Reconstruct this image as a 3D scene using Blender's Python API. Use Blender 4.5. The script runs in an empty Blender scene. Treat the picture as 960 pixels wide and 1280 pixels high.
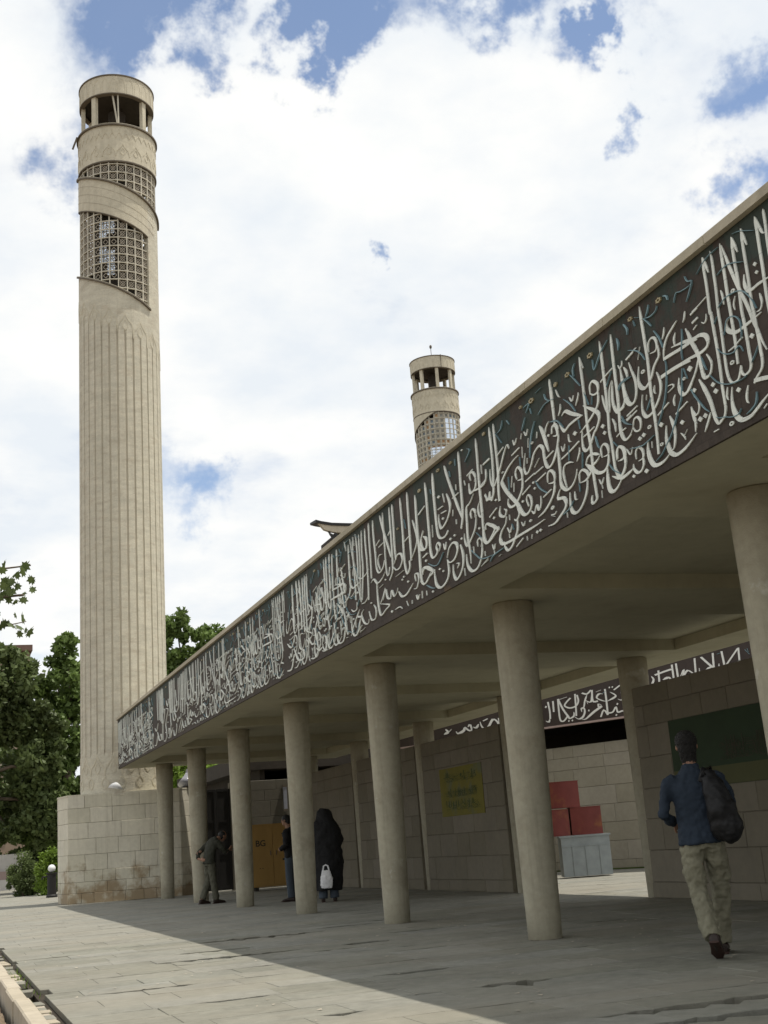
import bpy, math, random
from mathutils import Vector, Matrix
random.seed(7)
R=math.radians
sc=bpy.context.scene
# ---------------------------------------------------------------- camera
EYE=1.1
cam_d=bpy.data.cameras.new('camera'); cam=bpy.data.objects.new('camera',cam_d); sc.collection.objects.link(cam)
cam_d.sensor_fit='HORIZONTAL'; cam_d.sensor_width=36; cam_d.lens=36*1560.26/960; cam_d.clip_start=.1; cam_d.clip_end=2000
PITCH,ROLL,YAW=.25550667,-.07484806,.35750142
cy,sy,cp,sp=math.cos(YAW),math.sin(YAW),math.cos(PITCH),math.sin(PITCH)
F=Vector((sy*cp,cy*cp,sp)); Rt=Vector((cy,-sy,0)); Up=Rt.cross(F)
cr,sr=math.cos(ROLL),math.sin(ROLL)
R2=cr*Rt+sr*Up; U2=-sr*Rt+cr*Up
cam.matrix_world=Matrix.Translation((0,0,EYE)) @ Matrix((( R2.x,U2.x,-F.x),(R2.y,U2.y,-F.y),(R2.z,U2.z,-F.z))).to_4x4()
sc.camera=cam
sc.view_settings.view_transform='Standard'; sc.view_settings.look='None'
sc.view_settings.exposure=0.0; sc.view_settings.gamma=1
sc.render.resolution_x=768; sc.render.resolution_y=1024
# ---------------------------------------------------------------- sun and sky
SUN_EL,SUN_AZ=R(71),R(107)       # azimuth measured clockwise from +Y
sun_d=bpy.data.lights.new('sun','SUN'); sun=bpy.data.objects.new('sun',sun_d); sc.collection.objects.link(sun)
sun_d.energy=4.0; sun_d.angle=R(.5); sun_d.color=(1,.94,.84)
sv=Vector((math.sin(SUN_AZ)*math.cos(SUN_EL),math.cos(SUN_AZ)*math.cos(SUN_EL),math.sin(SUN_EL)))
sun.rotation_euler=sv.to_track_quat('Z','Y').to_euler()
W=bpy.data.worlds.new('World'); sc.world=W; W.use_nodes=True
def N(nt,t,**k):
    n=nt.nodes.new(t)
    for a,b in k.items():
        if a=='i':
            for q,v in b.items(): n.inputs[q].default_value=v
        else: setattr(n,a,b)
    return n
def world_nodes():
    nt=W.node_tree; nt.nodes.clear(); L=nt.links.new
    tc=N(nt,'ShaderNodeTexCoord'); sky=N(nt,'ShaderNodeTexSky',sky_type='NISHITA',sun_disc=False)
    sky.sun_elevation=SUN_EL; sky.sun_rotation=SUN_AZ; sky.air_density=.9; sky.dust_density=.1; sky.ozone_density=1.4
    # clouds laid on a flat layer overhead: direction divided by its height
    sep=N(nt,'ShaderNodeSeparateXYZ'); L(tc.outputs['Generated'],sep.inputs[0])
    mz=N(nt,'ShaderNodeMath',operation='MAXIMUM',i={1:0.02}); L(sep.outputs['Z'],mz.inputs[0])
    az=N(nt,'ShaderNodeMath',operation='ADD',i={1:0.25}); L(mz.outputs[0],az.inputs[0])
    dv=N(nt,'ShaderNodeVectorMath',operation='DIVIDE'); L(tc.outputs['Generated'],dv.inputs[0])
    cb=N(nt,'ShaderNodeCombineXYZ'); [L(az.outputs[0],cb.inputs[j]) for j in range(3)]; L(cb.outputs[0],dv.inputs[1])
    n1=N(nt,'ShaderNodeTexNoise',i={'Scale':3.2,'Detail':9,'Roughness':.58,'Distortion':.25}); L(dv.outputs[0],n1.inputs['Vector'])
    wn=N(nt,'ShaderNodeTexNoise',i={'Scale':9.,'Detail':6,'Roughness':.62}); L(tc.outputs['Generated'],wn.inputs['Vector'])
    ws=N(nt,'ShaderNodeVectorMath',operation='SUBTRACT',i={1:(.5,.5,.5)}); L(wn.outputs['Color'],ws.inputs[0])
    wk=N(nt,'ShaderNodeVectorMath',operation='SCALE',i={'Scale':.22}); L(ws.outputs[0],wk.inputs[0])
    wd=N(nt,'ShaderNodeVectorMath',operation='ADD'); L(tc.outputs['Generated'],wd.inputs[0]); L(wk.outputs[0],wd.inputs[1])
    acc=N(nt,'ShaderNodeMath',operation='ADD',i={1:.225}); L(n1.outputs['Fac'],acc.inputs[0]); prev=acc
    for (d,rad,amp) in GAPS:
        ds=N(nt,'ShaderNodeVectorMath',operation='DISTANCE',i={1:d}); L(wd.outputs[0],ds.inputs[0])
        mr=N(nt,'ShaderNodeMapRange',interpolation_type='SMOOTHSTEP',i={'From Min':0,'From Max':rad,'To Min':-amp,'To Max':0}); L(ds.outputs['Value'],mr.inputs['Value'])
        ad=N(nt,'ShaderNodeMath',operation='ADD'); L(prev.outputs[0],ad.inputs[0]); L(mr.outputs[0],ad.inputs[1]); prev=ad
    mask=N(nt,'ShaderNodeMapRange',interpolation_type='SMOOTHSTEP',i={'From Min':.26,'From Max':.70,'To Min':.09}); L(prev.outputs[0],mask.inputs['Value'])
    n2=N(nt,'ShaderNodeTexNoise',i={'Scale':4.2,'Detail':7,'Roughness':.55}); L(dv.outputs[0],n2.inputs['Vector'])
    ramp=N(nt,'ShaderNodeValToRGB'); L(n2.outputs['Fac'],ramp.inputs[0])
    e=ramp.color_ramp.elements; e[0].position=.36; e[0].color=(.84,.89,.94,1); e[1].position=.60; e[1].color=(1.02,1.02,1.0,1)
    b1=N(nt,'ShaderNodeBackground',i={'Strength':.15}); L(sky.outputs[0],b1.inputs[0])
    b2=N(nt,'ShaderNodeBackground',i={'Strength':CLOUD}); L(ramp.outputs[0],b2.inputs[0])
    mx=N(nt,'ShaderNodeMixShader'); L(mask.outputs[0],mx.inputs[0]); L(b1.outputs[0],mx.inputs[1]); L(b2.outputs[0],mx.inputs[2])
    o=N(nt,'ShaderNodeOutputWorld'); L(mx.outputs[0],o.inputs[0])
CLOUD=1.0
# openings of blue between the clouds: direction, angular radius, depth
GAPS=[((0.268,0.784,0.560),0.055,0.50),((0.240,0.800,0.550),0.040,0.45),((0.288,0.763,0.579),0.060,0.50),((0.267,0.754,0.600),0.075,0.50),((0.230,0.763,0.604),0.050,0.45),((0.335,0.732,0.593),0.060,0.40),((0.378,0.713,0.590),0.040,0.30),((0.167,0.796,0.582),0.050,0.26),((0.105,0.811,0.575),0.060,0.28),((0.133,0.801,0.583),0.050,0.27),((0.149,0.788,0.597),0.050,0.30),((0.089,0.851,0.518),0.060,0.28),((0.070,0.867,0.494),0.050,0.25),((0.097,0.875,0.475),0.040,0.30),((0.179,0.811,0.557),0.030,0.30),((0.443,0.697,0.563),0.040,0.40),((0.458,0.695,0.554),0.030,0.40),((0.400,0.704,0.588),0.050,0.25),((0.478,0.667,0.572),0.050,0.25),((0.551,0.651,0.522),0.045,0.40),((0.517,0.663,0.541),0.030,0.25),((0.483,0.706,0.518),0.022,0.35),((0.561,0.691,0.455),0.035,0.35),((0.342,0.829,0.443),0.020,0.40),((0.201,0.946,0.254),0.035,0.30),((0.167,0.945,0.280),0.040,0.20)]
world_nodes()
INSCR='''
a31,19;6495,4742 6493,4637 6490,4533 6497,4345 6488,4334 6482,4203 6477,4067 6477,3935 6482,3805 6480,3706 6483,3649 6509,3606 6561,3591
t24,15;6490,4740 6470,4682 6449,4610
a28,18;6400,4744 6393,4658 6396,4557 6396,4489 6408,4306 6406,4204 6408,4086 6411,3988 6412,3896 6398,3825 6365,3790 6302,3795 6258,3868
a32,20;6286,4742 6286,4606 6285,4504 6287,4385 6283,4251 6282,4151 6280,4052 6289,3890
c34,22;6274,4722 6251,4643 6223,4542 6193,4448 6157,4345 6119,4250 6090,4165 6066,4078 6039,4009 6018,3937 5987,3867
a31,19;6162,4727 6164,4634 6164,4527 6161,4413 6164,4316 6169,4213 6163,4113 6160,4002 6160,3919 6157,3848 6178,3805 6231,3793 6260,3818 6261,3856
t23,14;6158,4721 6141,4662 6120,4599
a30,19;6056,4733 6057,4647 6058,4561 6057,4442 6058,4332 6062,4217 6054,4149 6053,4053 6047,3955 6047,3879 6045,3828 6063,3772 6126,3734 6157,3708
t22,14;6053,4728 6038,4664 6019,4598
k48,31;6154,3722 6093,3712 6011,3693
c50,32;6025,3596 6109,3565 6174,3538 6239,3517 6327,3523 6378,3566 6403,3633 6400,3709 6381,3767
a31,20;5904,4739 5902,4647 5904,4518 5904,4401 5907,4307 5910,4168 5908,4072
t24,16;5901,4731 5879,4661 5854,4603 5828,4589
a28,19;5814,4744 5814,4647 5821,4541 5824,4414
c39,26;6091,4426 6101,4365 6075,4307 6027,4298 5967,4303 5852,4300
d22,15;5972,4441
d21,13;5967,4383
o24,15;6227,4374
t13,8;6212,4331 6239,4284 6233,4242
t19,12;6350,4434 6339,4389 6338,4328
c24,16;5972,4241 5963,4179 5987,4139 6027,4138
k16,9;6691,4430 6608,4442 6513,4461
b12,7;6694,4656 6641,4638 6692,4570 6723,4536
b9,6;6578,4657 6514,4689 6429,4717 6306,4725
b13,8;6360,4547 6270,4565 6189,4552 6076,4508
b12,8;6402,4330 6320,4360 6266,4362 6186,4352 6121,4322 6074,4268 6046,4223 6021,4161
b9,5;6143,4737 6065,4718 5921,4650
b11,7;6467,4244 6425,4280
b13,8;6382,4128 6356,4170 6323,4215 6252,4207 6203,4156 6200,4084 6213,4031
c44,28;6313,4217 6345,4191 6332,4139 6258,4098 6176,4099 6074,4107 5983,4118
k18,11;6364,4008 6299,4014 6233,4033 6201,4039
b13,8;6471,4071 6442,4033 6378,3994 6308,3979 6242,3997 6213,3947
b13,8;6597,3935 6554,3885 6501,3838 6415,3799 6336,3782 6255,3777 6212,3786
b10,6;6148,3844 6100,3882 6060,3923
b14,8;6660,4088 6641,4026 6620,3977
b14,8;6828,3914 6778,3835 6744,3789 6701,3733 6656,3694
b13,8;6593,3635 6555,3615 6495,3601 6427,3577 6356,3571 6320,3597
b18,11;6272,3542 6209,3557 6163,3584 6143,3646
o26,16;6343,3921
o28,17;6442,3537
d30,19;6108,4009
d31,18;6803,4062
d29,18;6577,3857
d31,19;6558,3804
d29,18;6321,3725
d27,16;6791,3897
d30,18;6707,3685
d33,19;6770,3681
t15,9;6429,3785 6448,3727 6439,3698
t21,13;6219,3719 6247,3666 6252,3623 6237,3605
t14,8;6604,4317 6575,4297 6549,4313 6540,4350
k28,17;6709,4355 6638,4365
k16,9;6704,4304 6660,4320
c47,28;6986,4289 6858,4272 6725,4244 6646,4239 6585,4213 6562,4169 6582,4131 6652,4118 6731,4123 6821,4132 6962,4139
c42,25;6792,4349 6749,4240 6710,4162 6686,4098 6676,4020 6668,3962 6642,3932 6590,3939 6560,3994 6572,4039 6599,4083
c37,22;6691,4100 6730,4034 6790,3975 6872,3924
c42,25;6722,3949 6664,3840 6630,3754 6615,3682 6598,3617 6569,3581 6511,3600
c25,14;6769,3825 6759,3774 6780,3734 6816,3727 6841,3763 6857,3795
c31,18;6837,3734 6828,3677 6843,3615
c40,24;6646,3687 6678,3645 6739,3580
k15,9;6642,3547 6583,3547
k14,9;6065,3537 6101,3519
a37,21;7314,4748 7312,4643 7307,4529 7304,4432 7298,4320 7304,4214 7310,4107 7310,4000 7305,3890 7305,3784 7311,3680 7319,3609
c32,18;7273,4369 7265,4431 7220,4456 7173,4437 7159,4388 7182,4346 7258,4352
c49,27;7149,4376 7150,4297 7188,4269 7234,4237 7288,4171 7362,4134 7412,4146 7448,4188 7448,4247 7424,4319
c40,23;6879,4448 6953,4416 7023,4381 7074,4324 7097,4255
k48,28;7100,4245 6995,4242 6876,4236 6759,4236 6680,4231
c41,25;6772,4325 6754,4255 6702,4137
t19,11;6772,4472 6788,4430 6812,4405
b15,8;6833,4365 6845,4293 6872,4206 6873,4151
b15,9;7083,4235 7076,4189 7100,4064 7140,3973 7170,3927 7223,3862 7274,3808
t20,11;7040,4467 7056,4424 7083,4392
t21,12;6915,4372 6943,4334 6943,4284
k24,15;6715,4418 6630,4433
k26,16;6707,4353 6647,4365
b17,9;7394,4694 7333,4667
b16,9;7281,4637 7195,4614 7115,4623 7089,4655
b16,9;7192,4708 7215,4667 7248,4637
b18,10;7281,4637 7228,4584 7193,4540
b16,9;7172,4495 7115,4413 7086,4328
b22,12;7549,4708 7513,4654 7517,4610
b20,11;7670,4644 7654,4592 7672,4546
b17,9;7532,4489 7433,4448 7366,4392 7328,4332
b22,13;6999,4687 6960,4670 6949,4636
b14,8;7417,4681 7403,4630
b12,7;6715,4706 6691,4660 6644,4638
b14,8;6642,4623 6690,4617 6782,4624 6839,4636 6882,4584
b12,7;6642,4623 6690,4568 6735,4525
f43,24;7060,4683
f37,20;7452,4708
k19,10;7586,4435 7428,4469
t12,6;7424,4371 7377,4455
k54,31;6788,4117 6903,4128 7022,4133 7158,4132
c44,25;7207,4190 7177,4107 7187,4040 7231,3985 7292,3943 7335,3922 7401,3920 7443,3961 7447,4027 7423,4099
c47,25;7678,4404 7672,4341 7664,4255 7658,4163 7635,4117 7588,4082 7531,4094 7496,4155 7491,4234 7520,4312 7544,4381
c43,23;7744,4422 7756,4312 7760,4178 7768,4083 7779,3982 7769,3904 7726,3852 7654,3865 7603,3907
c32,17;7605,3900 7578,3957 7529,3962 7493,3920 7513,3862 7572,3867 7603,3907
c38,20;7840,4139 7765,4097 7694,4101 7668,4152
t27,15;7625,4390 7595,4341 7594,4288
k22,12;7666,4017 7510,4043
k22,12;7674,3983 7524,4011
k20,11;7844,3914 7777,3929 7699,3936
b17,9;7742,4254 7691,4288 7578,4297
b20,10;7736,4042 7696,3976 7611,3931
b16,9;7390,3963 7340,4010 7314,4037
b17,9;7678,3763 7524,3735 7445,3738 7336,3759
b15,8;7357,3568 7276,3591 7203,3637 7115,3698 7048,3773 6980,3859 6942,3914 6892,4096
b10,6;6876,4090 6850,4004
b21,12;6814,3915 6793,3846
d31,17;7530,3795
d31,17;7474,3805
d34,19;7237,3803
d30,17;6981,3732
d35,21;6808,4059
d33,18;7499,3538
o28,16;7378,4260
o28,15;7388,3837
o25,14;7262,3664
o21,12;6888,4018
t16,9;7253,4107 7268,4070 7255,4044
t16,9;7369,4079 7385,4041
t19,11;7018,3949 7044,3917 7042,3874
t15,9;7093,4040 7034,4032 7028,4008 7104,3995
t18,10;7383,3725 7388,3677
t15,8;7015,3665 6977,3625 6971,3602
t12,7;6932,3664 6974,3637
k22,12;7262,3882 7109,3923
k21,12;7045,3813 6888,3850
c40,23;7120,3826 7090,3752 7084,3674 7115,3595 7155,3580
c52,30;7176,3775 7196,3691 7183,3617 7158,3568 7094,3533 6997,3543 6922,3566 6832,3603
c53,30;7429,3747 7445,3681 7431,3605 7387,3549 7315,3534 7238,3544 7170,3571
c44,26;6946,4047 6961,3984 6939,3927 6896,3911 6832,3935 6752,4014
c27,16;6853,3800 6840,3713 6817,3665
c36,19;7879,3739 7871,3803 7829,3831 7780,3800 7771,3749 7799,3721 7867,3728
c44,23;7770,3756 7765,3688 7793,3631 7854,3605 7900,3649 7915,3705
c34,18;7614,3663 7608,3719 7562,3740 7518,3704 7519,3647 7587,3640
c39,21;7522,3662 7524,3599 7566,3561 7618,3563 7662,3605 7660,3641
c46,24;7660,3612 7732,3598 7858,3592 7974,3641
t15,8;7729,3780 7682,3721 7644,3767
d25,13;7675,3551
a39,20;8256,4729 8250,4589 8248,4429 8252,4248 8253,4114 8242,3998 8242,3866 8246,3721 8238,3596 8240,3536 8303,3515 8328,3538
t28,14;8251,4718 8212,4614
a37,19;7924,4728 7920,4617 7920,4461 7920,4307 7925,4132 7939,3985 7925,3890 7923,3777 7918,3678 7887,3602
c36,19;7866,3747 7860,3805 7819,3829 7759,3787 7759,3728 7829,3728
c41,21;7752,3759 7770,3673 7827,3617 7881,3600
c51,27;7679,3605 7779,3588 7865,3577
c58,30;8030,3724 8042,3644 8038,3568 7997,3527 7932,3530 7851,3576
a36,19;7751,4711 7757,4566 7761,4399 7761,4248 7767,4106 7772,3966 7750,3881 7717,3847 7640,3866
c41,22;7808,4349 7830,4258 7835,4176 7807,4113 7771,4089 7694,4118 7660,4173
c29,15;7813,4359 7863,4301 7883,4217 7893,4144 7922,4116
c27,14;7981,4299 7959,4206 7922,4116
c40,21;7678,4390 7667,4288 7650,4184 7612,4111 7565,4082
t22,12;7628,4393 7600,4337 7592,4282
c32,17;7550,4400 7531,4318
c41,21;8153,4370 8145,4438 8094,4458 8030,4410 8036,4350 8105,4348 8152,4377
c50,25;8033,4364 8046,4276 8088,4229 8173,4189 8274,4153 8375,4125
c51,26;8281,4322 8241,4295 8146,4241 8069,4183 8067,4128 8125,4071 8159,4056 8219,3998 8273,3961 8321,3957 8358,3997 8356,4074 8343,4129
c57,28;8645,4362 8575,4378 8473,4322 8314,4250
c54,26;8330,4251 8425,4253 8540,4245 8628,4226 8693,4305
c38,18;8763,4662 8774,4541 8774,4432 8779,4335
k24,12;7978,4406 7907,4425 7785,4447
k24,13;7577,4433 7476,4452
b17,9;8055,4624 8046,4534 7953,4607 7900,4640 7801,4685
b18,8;8583,4487 8485,4411 8409,4319
b22,10;8830,4377 8733,4352 8636,4261
b17,8;8438,4646 8377,4590 8289,4492
b23,11;8335,4703 8376,4663 8374,4605
b17,8;8243,4419 8194,4298
b16,8;8129,4345 8151,4283
b13,7;7898,4337 7803,4431
b17,9;7733,4245 7669,4281 7539,4284
b20,10;7746,4017 7688,3967 7623,3937
b20,10;8380,4237 8368,4154
b20,11;7553,4704 7510,4654 7520,4613
b20,11;7670,4630 7659,4588 7669,4546
f50,26;8086,4672
f48,24;8472,4659
f37,18;8686,4658
t18,9;8697,4612 8669,4552 8641,4525
t17,9;7702,4437 7681,4406 7650,4417 7642,4451
t20,10;8488,4469 8449,4422 8416,4459
t20,10;8337,4454 8344,4424 8399,4364
t21,10;8646,4469 8656,4424 8700,4382
t26,13;7875,4069 7845,4014 7846,3954
d35,18;8023,4060
k20,10;7682,3994 7606,4005
d32,16;8008,4001
d38,19;8462,4150
c41,19;8854,4274 8825,4322 8774,4321 8750,4280 8760,4234 8826,4248
c47,22;8741,4244 8742,4203 8785,4127 8853,4059 8914,4020
c52,25;8767,4171 8770,4049 8773,3928 8782,3818 8736,3764 8676,3739 8591,3754 8523,3804 8494,3859
c36,17;8542,3929 8610,3950 8694,3944 8723,3889 8708,3812 8688,3758
k30,14;8727,4015 8574,4035 8413,4066
t18,8;8572,4179 8569,4122 8533,4102
t18,9;8711,4120 8681,4069 8644,4122
t20,10;8417,4016 8427,3972 8480,3918
k22,11;8332,4075 8244,4085 8149,4099
c45,23;8122,3863 8227,3900 8305,3894 8350,3846
c47,24;8340,3843 8263,3811 8168,3828 8117,3854
c48,24;8346,3852 8270,3782 8325,3745 8373,3736
c43,21;8475,3735 8467,3803 8414,3826 8345,3790 8325,3745 8375,3729 8468,3733
c53,26;8348,3744 8367,3665 8424,3588 8516,3529 8598,3520 8653,3558 8662,3624 8651,3708
c38,19;8087,3825 8092,3895 8042,3921 7991,3885 7991,3825 8064,3825
c55,28;7990,3832 8008,3755 8076,3715 8162,3726 8227,3769 8244,3828
t19,9;8174,3677 8141,3629 8101,3670
t16,8;8141,3629 8135,3589
t16,8;8153,3579 8159,3521
t25,12;8302,3584 8319,3543 8288,3512
c59,28;8799,3782 8839,3754 8857,3714 8769,3694 8730,3651 8758,3603 8850,3564 8960,3529 9079,3536
o32,15;8971,3665
t22,10;9009,3615 8942,3605 8913,3621
t21,10;8734,3564 8737,3518
t23,11;8573,3693 8572,3630 8535,3619
b19,9;8152,4022 8127,3937 8104,3907
b18,9;7903,3894 7845,3838
b18,9;7996,3744 7939,3681 7853,3625
b21,10;8578,4084 8606,3965
b17,8;8374,3963 8404,3839
b21,10;8801,3559 8681,3581 8606,3624
b20,10;8481,3745 8484,3667
a38,18;8785,4740 8785,4589 8778,4436 8776,4336
c38,18;8842,4276 8829,4329 8768,4333 8737,4281 8775,4229
c50,23;8731,4271 8756,4165 8809,4084 8891,4028 8963,4017 9005,4063 9022,4143 9025,4203 9070,4243 9124,4243 9205,4210 9256,4150 9324,4094 9382,4086 9408,4137 9393,4201 9359,4268
c55,26;9048,4413 8996,4328 8932,4148
c39,18;8874,4395 8936,4357 8967,4301
d25,12;8905,4280
a43,18;10035,4742 10029,4583 10028,4400 10052,4208 10077,4098 10146,4072 10225,4103 10258,4149
a46,20;9939,4741 9936,4571 9931,4415 9934,4262 9960,4109 9963,4003
c50,21;9666,4410 9696,4456 9781,4394 9861,4312 9965,4218 10040,4168 10093,4211 10107,4288 10094,4347
c61,27;9496,4294 9608,4277 9736,4238 9863,4170 9870,4141 9800,4050 9701,3960 9604,3872 9531,3775 9463,3740 9385,3753 9338,3798 9342,3859 9389,3897 9424,3865 9394,3797
c46,21;9572,4092 9586,4157 9530,4192 9465,4137 9471,4070 9556,4078
c58,26;9460,4093 9480,3992 9553,3927 9640,3883 9738,3884 9789,3924 9777,3973
k30,13;9918,4424 9776,4459
k29,13;9625,4331 9463,4353
k28,12;10235,4437 10091,4452
k25,12;8996,4102 8851,4126
b22,10;9872,4622 9786,4638 9740,4704
b23,10;9911,4635 9796,4506
b37,16;9655,4674 9607,4622
b19,9;9051,4712 8940,4722
b20,9;9304,4666 9190,4668 9261,4607
b20,9;9183,4622 9168,4565
b17,8;9288,4573 9338,4521 9376,4481
b19,9;9043,4513 8925,4556 8819,4559 8735,4545
b22,10;8903,4649 8880,4598 8819,4559
b19,9;8860,4382 8778,4362 8699,4334
b23,11;9123,4481 9198,4396 9246,4309 9281,4200
b17,8;9473,4270 9474,4183
f57,27;9142,4677
f35,16;9355,4693
f40,17;10154,4717
f34,16;8690,4649
t21,9;9575,4460 9548,4407 9498,4453
t20,9;9342,4461 9306,4414 9267,4462
t20,9;9277,4379 9295,4299
t33,15;9101,4380 9122,4328
t24,11;9390,4460 9419,4418
o27,12;9213,4315
t23,10;9110,4146 9213,4094
t21,9;9408,4344 9421,4245
t24,11;9333,4217 9344,4169
t32,13;10278,4441 10286,4360
c44,18;10194,4378 10204,4289 10297,4262 10367,4245
c40,18;9351,3743 9303,3709 9250,3766 9212,3714 9165,3759 9159,3823
c45,21;9009,3896 8993,3965 8937,3981 8879,3931 8894,3870 8994,3883
c55,26;8879,3898 8912,3794 8996,3728 9113,3678 9243,3656
c49,21;9954,3952 9981,3880 9889,3837 9840,3877 9883,3906
c66,29;9851,3827 9885,3766 9977,3720 10022,3660 9983,3607 9846,3590 9591,3595 9311,3599 9129,3609
c47,21;9622,3878 9585,3790 9654,3740 9698,3760
c59,26;9641,3754 9655,3654 9728,3587 9799,3536 9882,3521 9933,3560 9950,3616
o29,13;8966,3671
t19,9;9007,3609 8944,3584
o27,12;9391,3666
o22,9;9837,4238
k27,12;9416,4024 9225,4044
k26,12;9208,3963 9023,3987
k28,12;9495,3928 9327,3964
k26,12;9111,3797 8956,3823
k26,12;9227,4036 9061,4052
k28,12;9707,3513 9563,3554
k31,13;10204,3913 10036,3957
d25,11;9266,3972
d25,11;9251,3917
d28,12;9499,3869
d30,14;9288,3539
d30,13;9225,3539
d31,13;10110,3883
d27,11;10035,4033
t22,9;9855,3723 9808,3668 9756,3723
t22,9;9829,3664 9829,3621
t21,9;9567,3700 9530,3656 9494,3689
t24,11;9488,3552 9487,3514
t24,11;9388,3544 9405,3510
t22,9;9791,3828 9793,3777
t22,9;9657,4149 9698,4056
t22,9;9634,4080 9653,3999
c64,27;10311,3823 10289,3872 10180,3834 10086,3783 10030,3760 10118,3738 10209,3707 10297,3693 10355,3726 10374,3785 10362,3882 10365,3965
c41,17;10336,4381 10366,4251 10365,4112 10378,4005
t28,11;10480,3511 10308,3552
t23,10;10201,3652 10171,3600 10139,3645
t23,10;10172,3591 10172,3547
t24,10;10376,3631 10376,3586
t27,11;10086,3513 10034,3519
b22,9;9733,4163 9741,4042
b23,10;9223,3976 9153,3888 9029,3811
b31,13;10276,3509 10182,3549 9952,3564
b22,9;9754,3732 9728,3673
c35,15;10240,4131 10230,4083 10185,4089 10151,4142 10145,4077 10080,4086 10064,4153
a45,19;10351,4734 10351,4584 10360,4399 10361,4251 10357,4121 10358,3974 10365,3848 10353,3760 10323,3699
a53,21;10780,4740 10783,4567 10791,4376 10796,4196 10812,4077 10870,3978
a54,21;11157,4711 11082,4540 10996,4378 10910,4218 10823,4080
a58,22;11477,4729 11489,4560 11488,4388 11483,4237 11466,4080 11403,4015 11279,4003 11195,4040
a55,20;11706,4695 11693,4547 11697,4345 11696,4108 11695,3937 11645,3866 11537,3880 11499,3930
a58,21;11998,4613 12013,4482 12017,4272 12009,4054 12013,3850 12004,3706 11960,3656
c61,24;11161,4415 11092,4278 11166,4172 11305,4111 11379,4120 11411,4208 11398,4264
d33,13;11299,4193
d43,16;11364,4439
t38,14;11256,4443 11227,4345
k33,13;11412,4317 11271,4318
k33,12;11336,4257 11198,4249
k31,12;11020,4326 10859,4339
k30,12;10624,4441 10480,4464
k28,12;10242,4433 10077,4445
k36,13;11958,4410 11755,4452
c46,19;10547,4371 10557,4431 10486,4438 10433,4375 10464,4337
c50,21;10424,4363 10455,4278 10552,4250 10591,4280 10596,4357
c49,20;10550,4259 10330,4242 10213,4272 10190,4375
c51,21;10511,4229 10617,4165 10703,4142 10721,4015 10734,3856 10717,3777 10705,3682 10714,3591
f53,20;11323,4712
f41,16;10987,4688
f36,15;10156,4711
f52,19;11871,4650
b25,10;10565,4700 10504,4661 10637,4588
b31,12;10876,4692 10879,4625
b27,11;11040,4616 11030,4554
t30,12;10699,4416 10687,4365
t32,13;10282,4450 10288,4377
t36,14;10909,4440 10910,4382
d26,10;10688,4725
t27,10;11033,4214 11047,4150
c31,13;10243,4143 10214,4080 10148,4089 10114,4052 10061,4100
c48,18;11518,3905 11532,3957 11487,3986 11432,3943 11469,3893
c46,19;10607,4010 10616,4068 10565,4092 10508,4048 10530,3999
c56,22;10492,4016 10541,3900 10649,3825 10752,3776 10808,3837 10803,3911
c37,15;10379,4124 10434,4074 10429,3999 10371,3965 10347,4023 10378,4077
c45,19;10518,3710 10516,3765 10458,3778 10412,3739 10455,3695
c63,26;10414,3730 10454,3604 10561,3519 10697,3514 10794,3591 10803,3705
c56,23;10339,3820 10284,3869 10205,3840 10112,3788 10187,3736 10303,3694
c60,23;11279,3779 11211,3860 11106,3892 11016,3860 11007,3791 11094,3726 11219,3717 11283,3761
c67,25;11274,3749 11261,3640 11329,3559 11489,3521 11606,3570 11637,3665 11633,3743
c63,25;10927,3829 10880,3723 10905,3616 10992,3542 11093,3517 11150,3587 11141,3680
d37,14;11155,3943
d32,12;11043,3953
d29,12;10452,3872
d31,12;10880,3879
d35,13;11842,3881
d35,13;11721,3526
d28,11;11404,3672
d29,11;11492,3712
t34,13;10624,3736 10619,3661
t40,16;10974,4098 10973,4050
t33,12;11343,3941 11308,3874 11268,3942
t27,10;11059,3671 10991,3655 11046,3620
t28,11;10486,3511 10318,3536
t30,12;10877,3582 10871,3506
t32,11;12198,3584 12153,3534 12102,3575
t36,13;12017,3587 12032,3520
t41,15;11897,3572 11895,3522
k30,11;11926,3931 11799,3952
t29,11;11595,4203 11610,4076
c66,24;11965,3758 11937,3822 11792,3800 11676,3724 11788,3699 11906,3654 11962,3646
c51,19;11863,4212 11939,4118 11904,4028 11799,4012 11777,4108 11863,4150
b29,11;11784,3838 11638,3779 11509,3774 11362,3857
b35,13;11884,3630 11738,3569 11637,3547
b29,12;10675,3711 10578,3642 10439,3573 10166,3553
b25,10;10530,3851 10416,3767
a47,17;12012,4646 12013,4448 12019,4232 12014,4004 12026,3823 12015,3689
a54,19;12237,4742 12244,4510 12249,4290 12252,4082 12260,3979
c48,17;12139,4398 12059,4242 12052,4147 12125,4072 12258,3989
a50,18;12461,4742 12451,4513 12453,4300 12465,4112 12454,3961 12402,3866 12317,3920 12315,3992
a52,18;12724,4739 12723,4531 12735,4263 12725,4098
a47,16;12820,4733 12823,4503 12824,4284 12833,4102 12858,3989 12968,3916
a54,18;13147,4721 13082,4570 12991,4391 12900,4226 12866,4164
a48,16;13047,4728 13051,4562 13051,4340 13054,4175 13043,4008 12984,3985 12936,4061
a56,19;13397,4732 13405,4540 13383,4331 13372,4149 13288,4074 13150,4109 13087,4172
a58,19;13551,4738 13563,4522 13561,4294 13575,4070
a53,17;13698,4707 13707,4501 13693,4325 13702,4041 13727,3843
a47,15;13821,4715 13854,4478 13851,4246 13908,4063 13963,3890
a41,13;13934,4697 13940,4499 13953,4269 14032,3904
a54,17;14043,4701 14027,4520 14040,4289 14044,4185 13926,4147 13745,4165 13667,4204
a49,15;14179,4675 14191,4441 14176,4167 14189,3936
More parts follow.
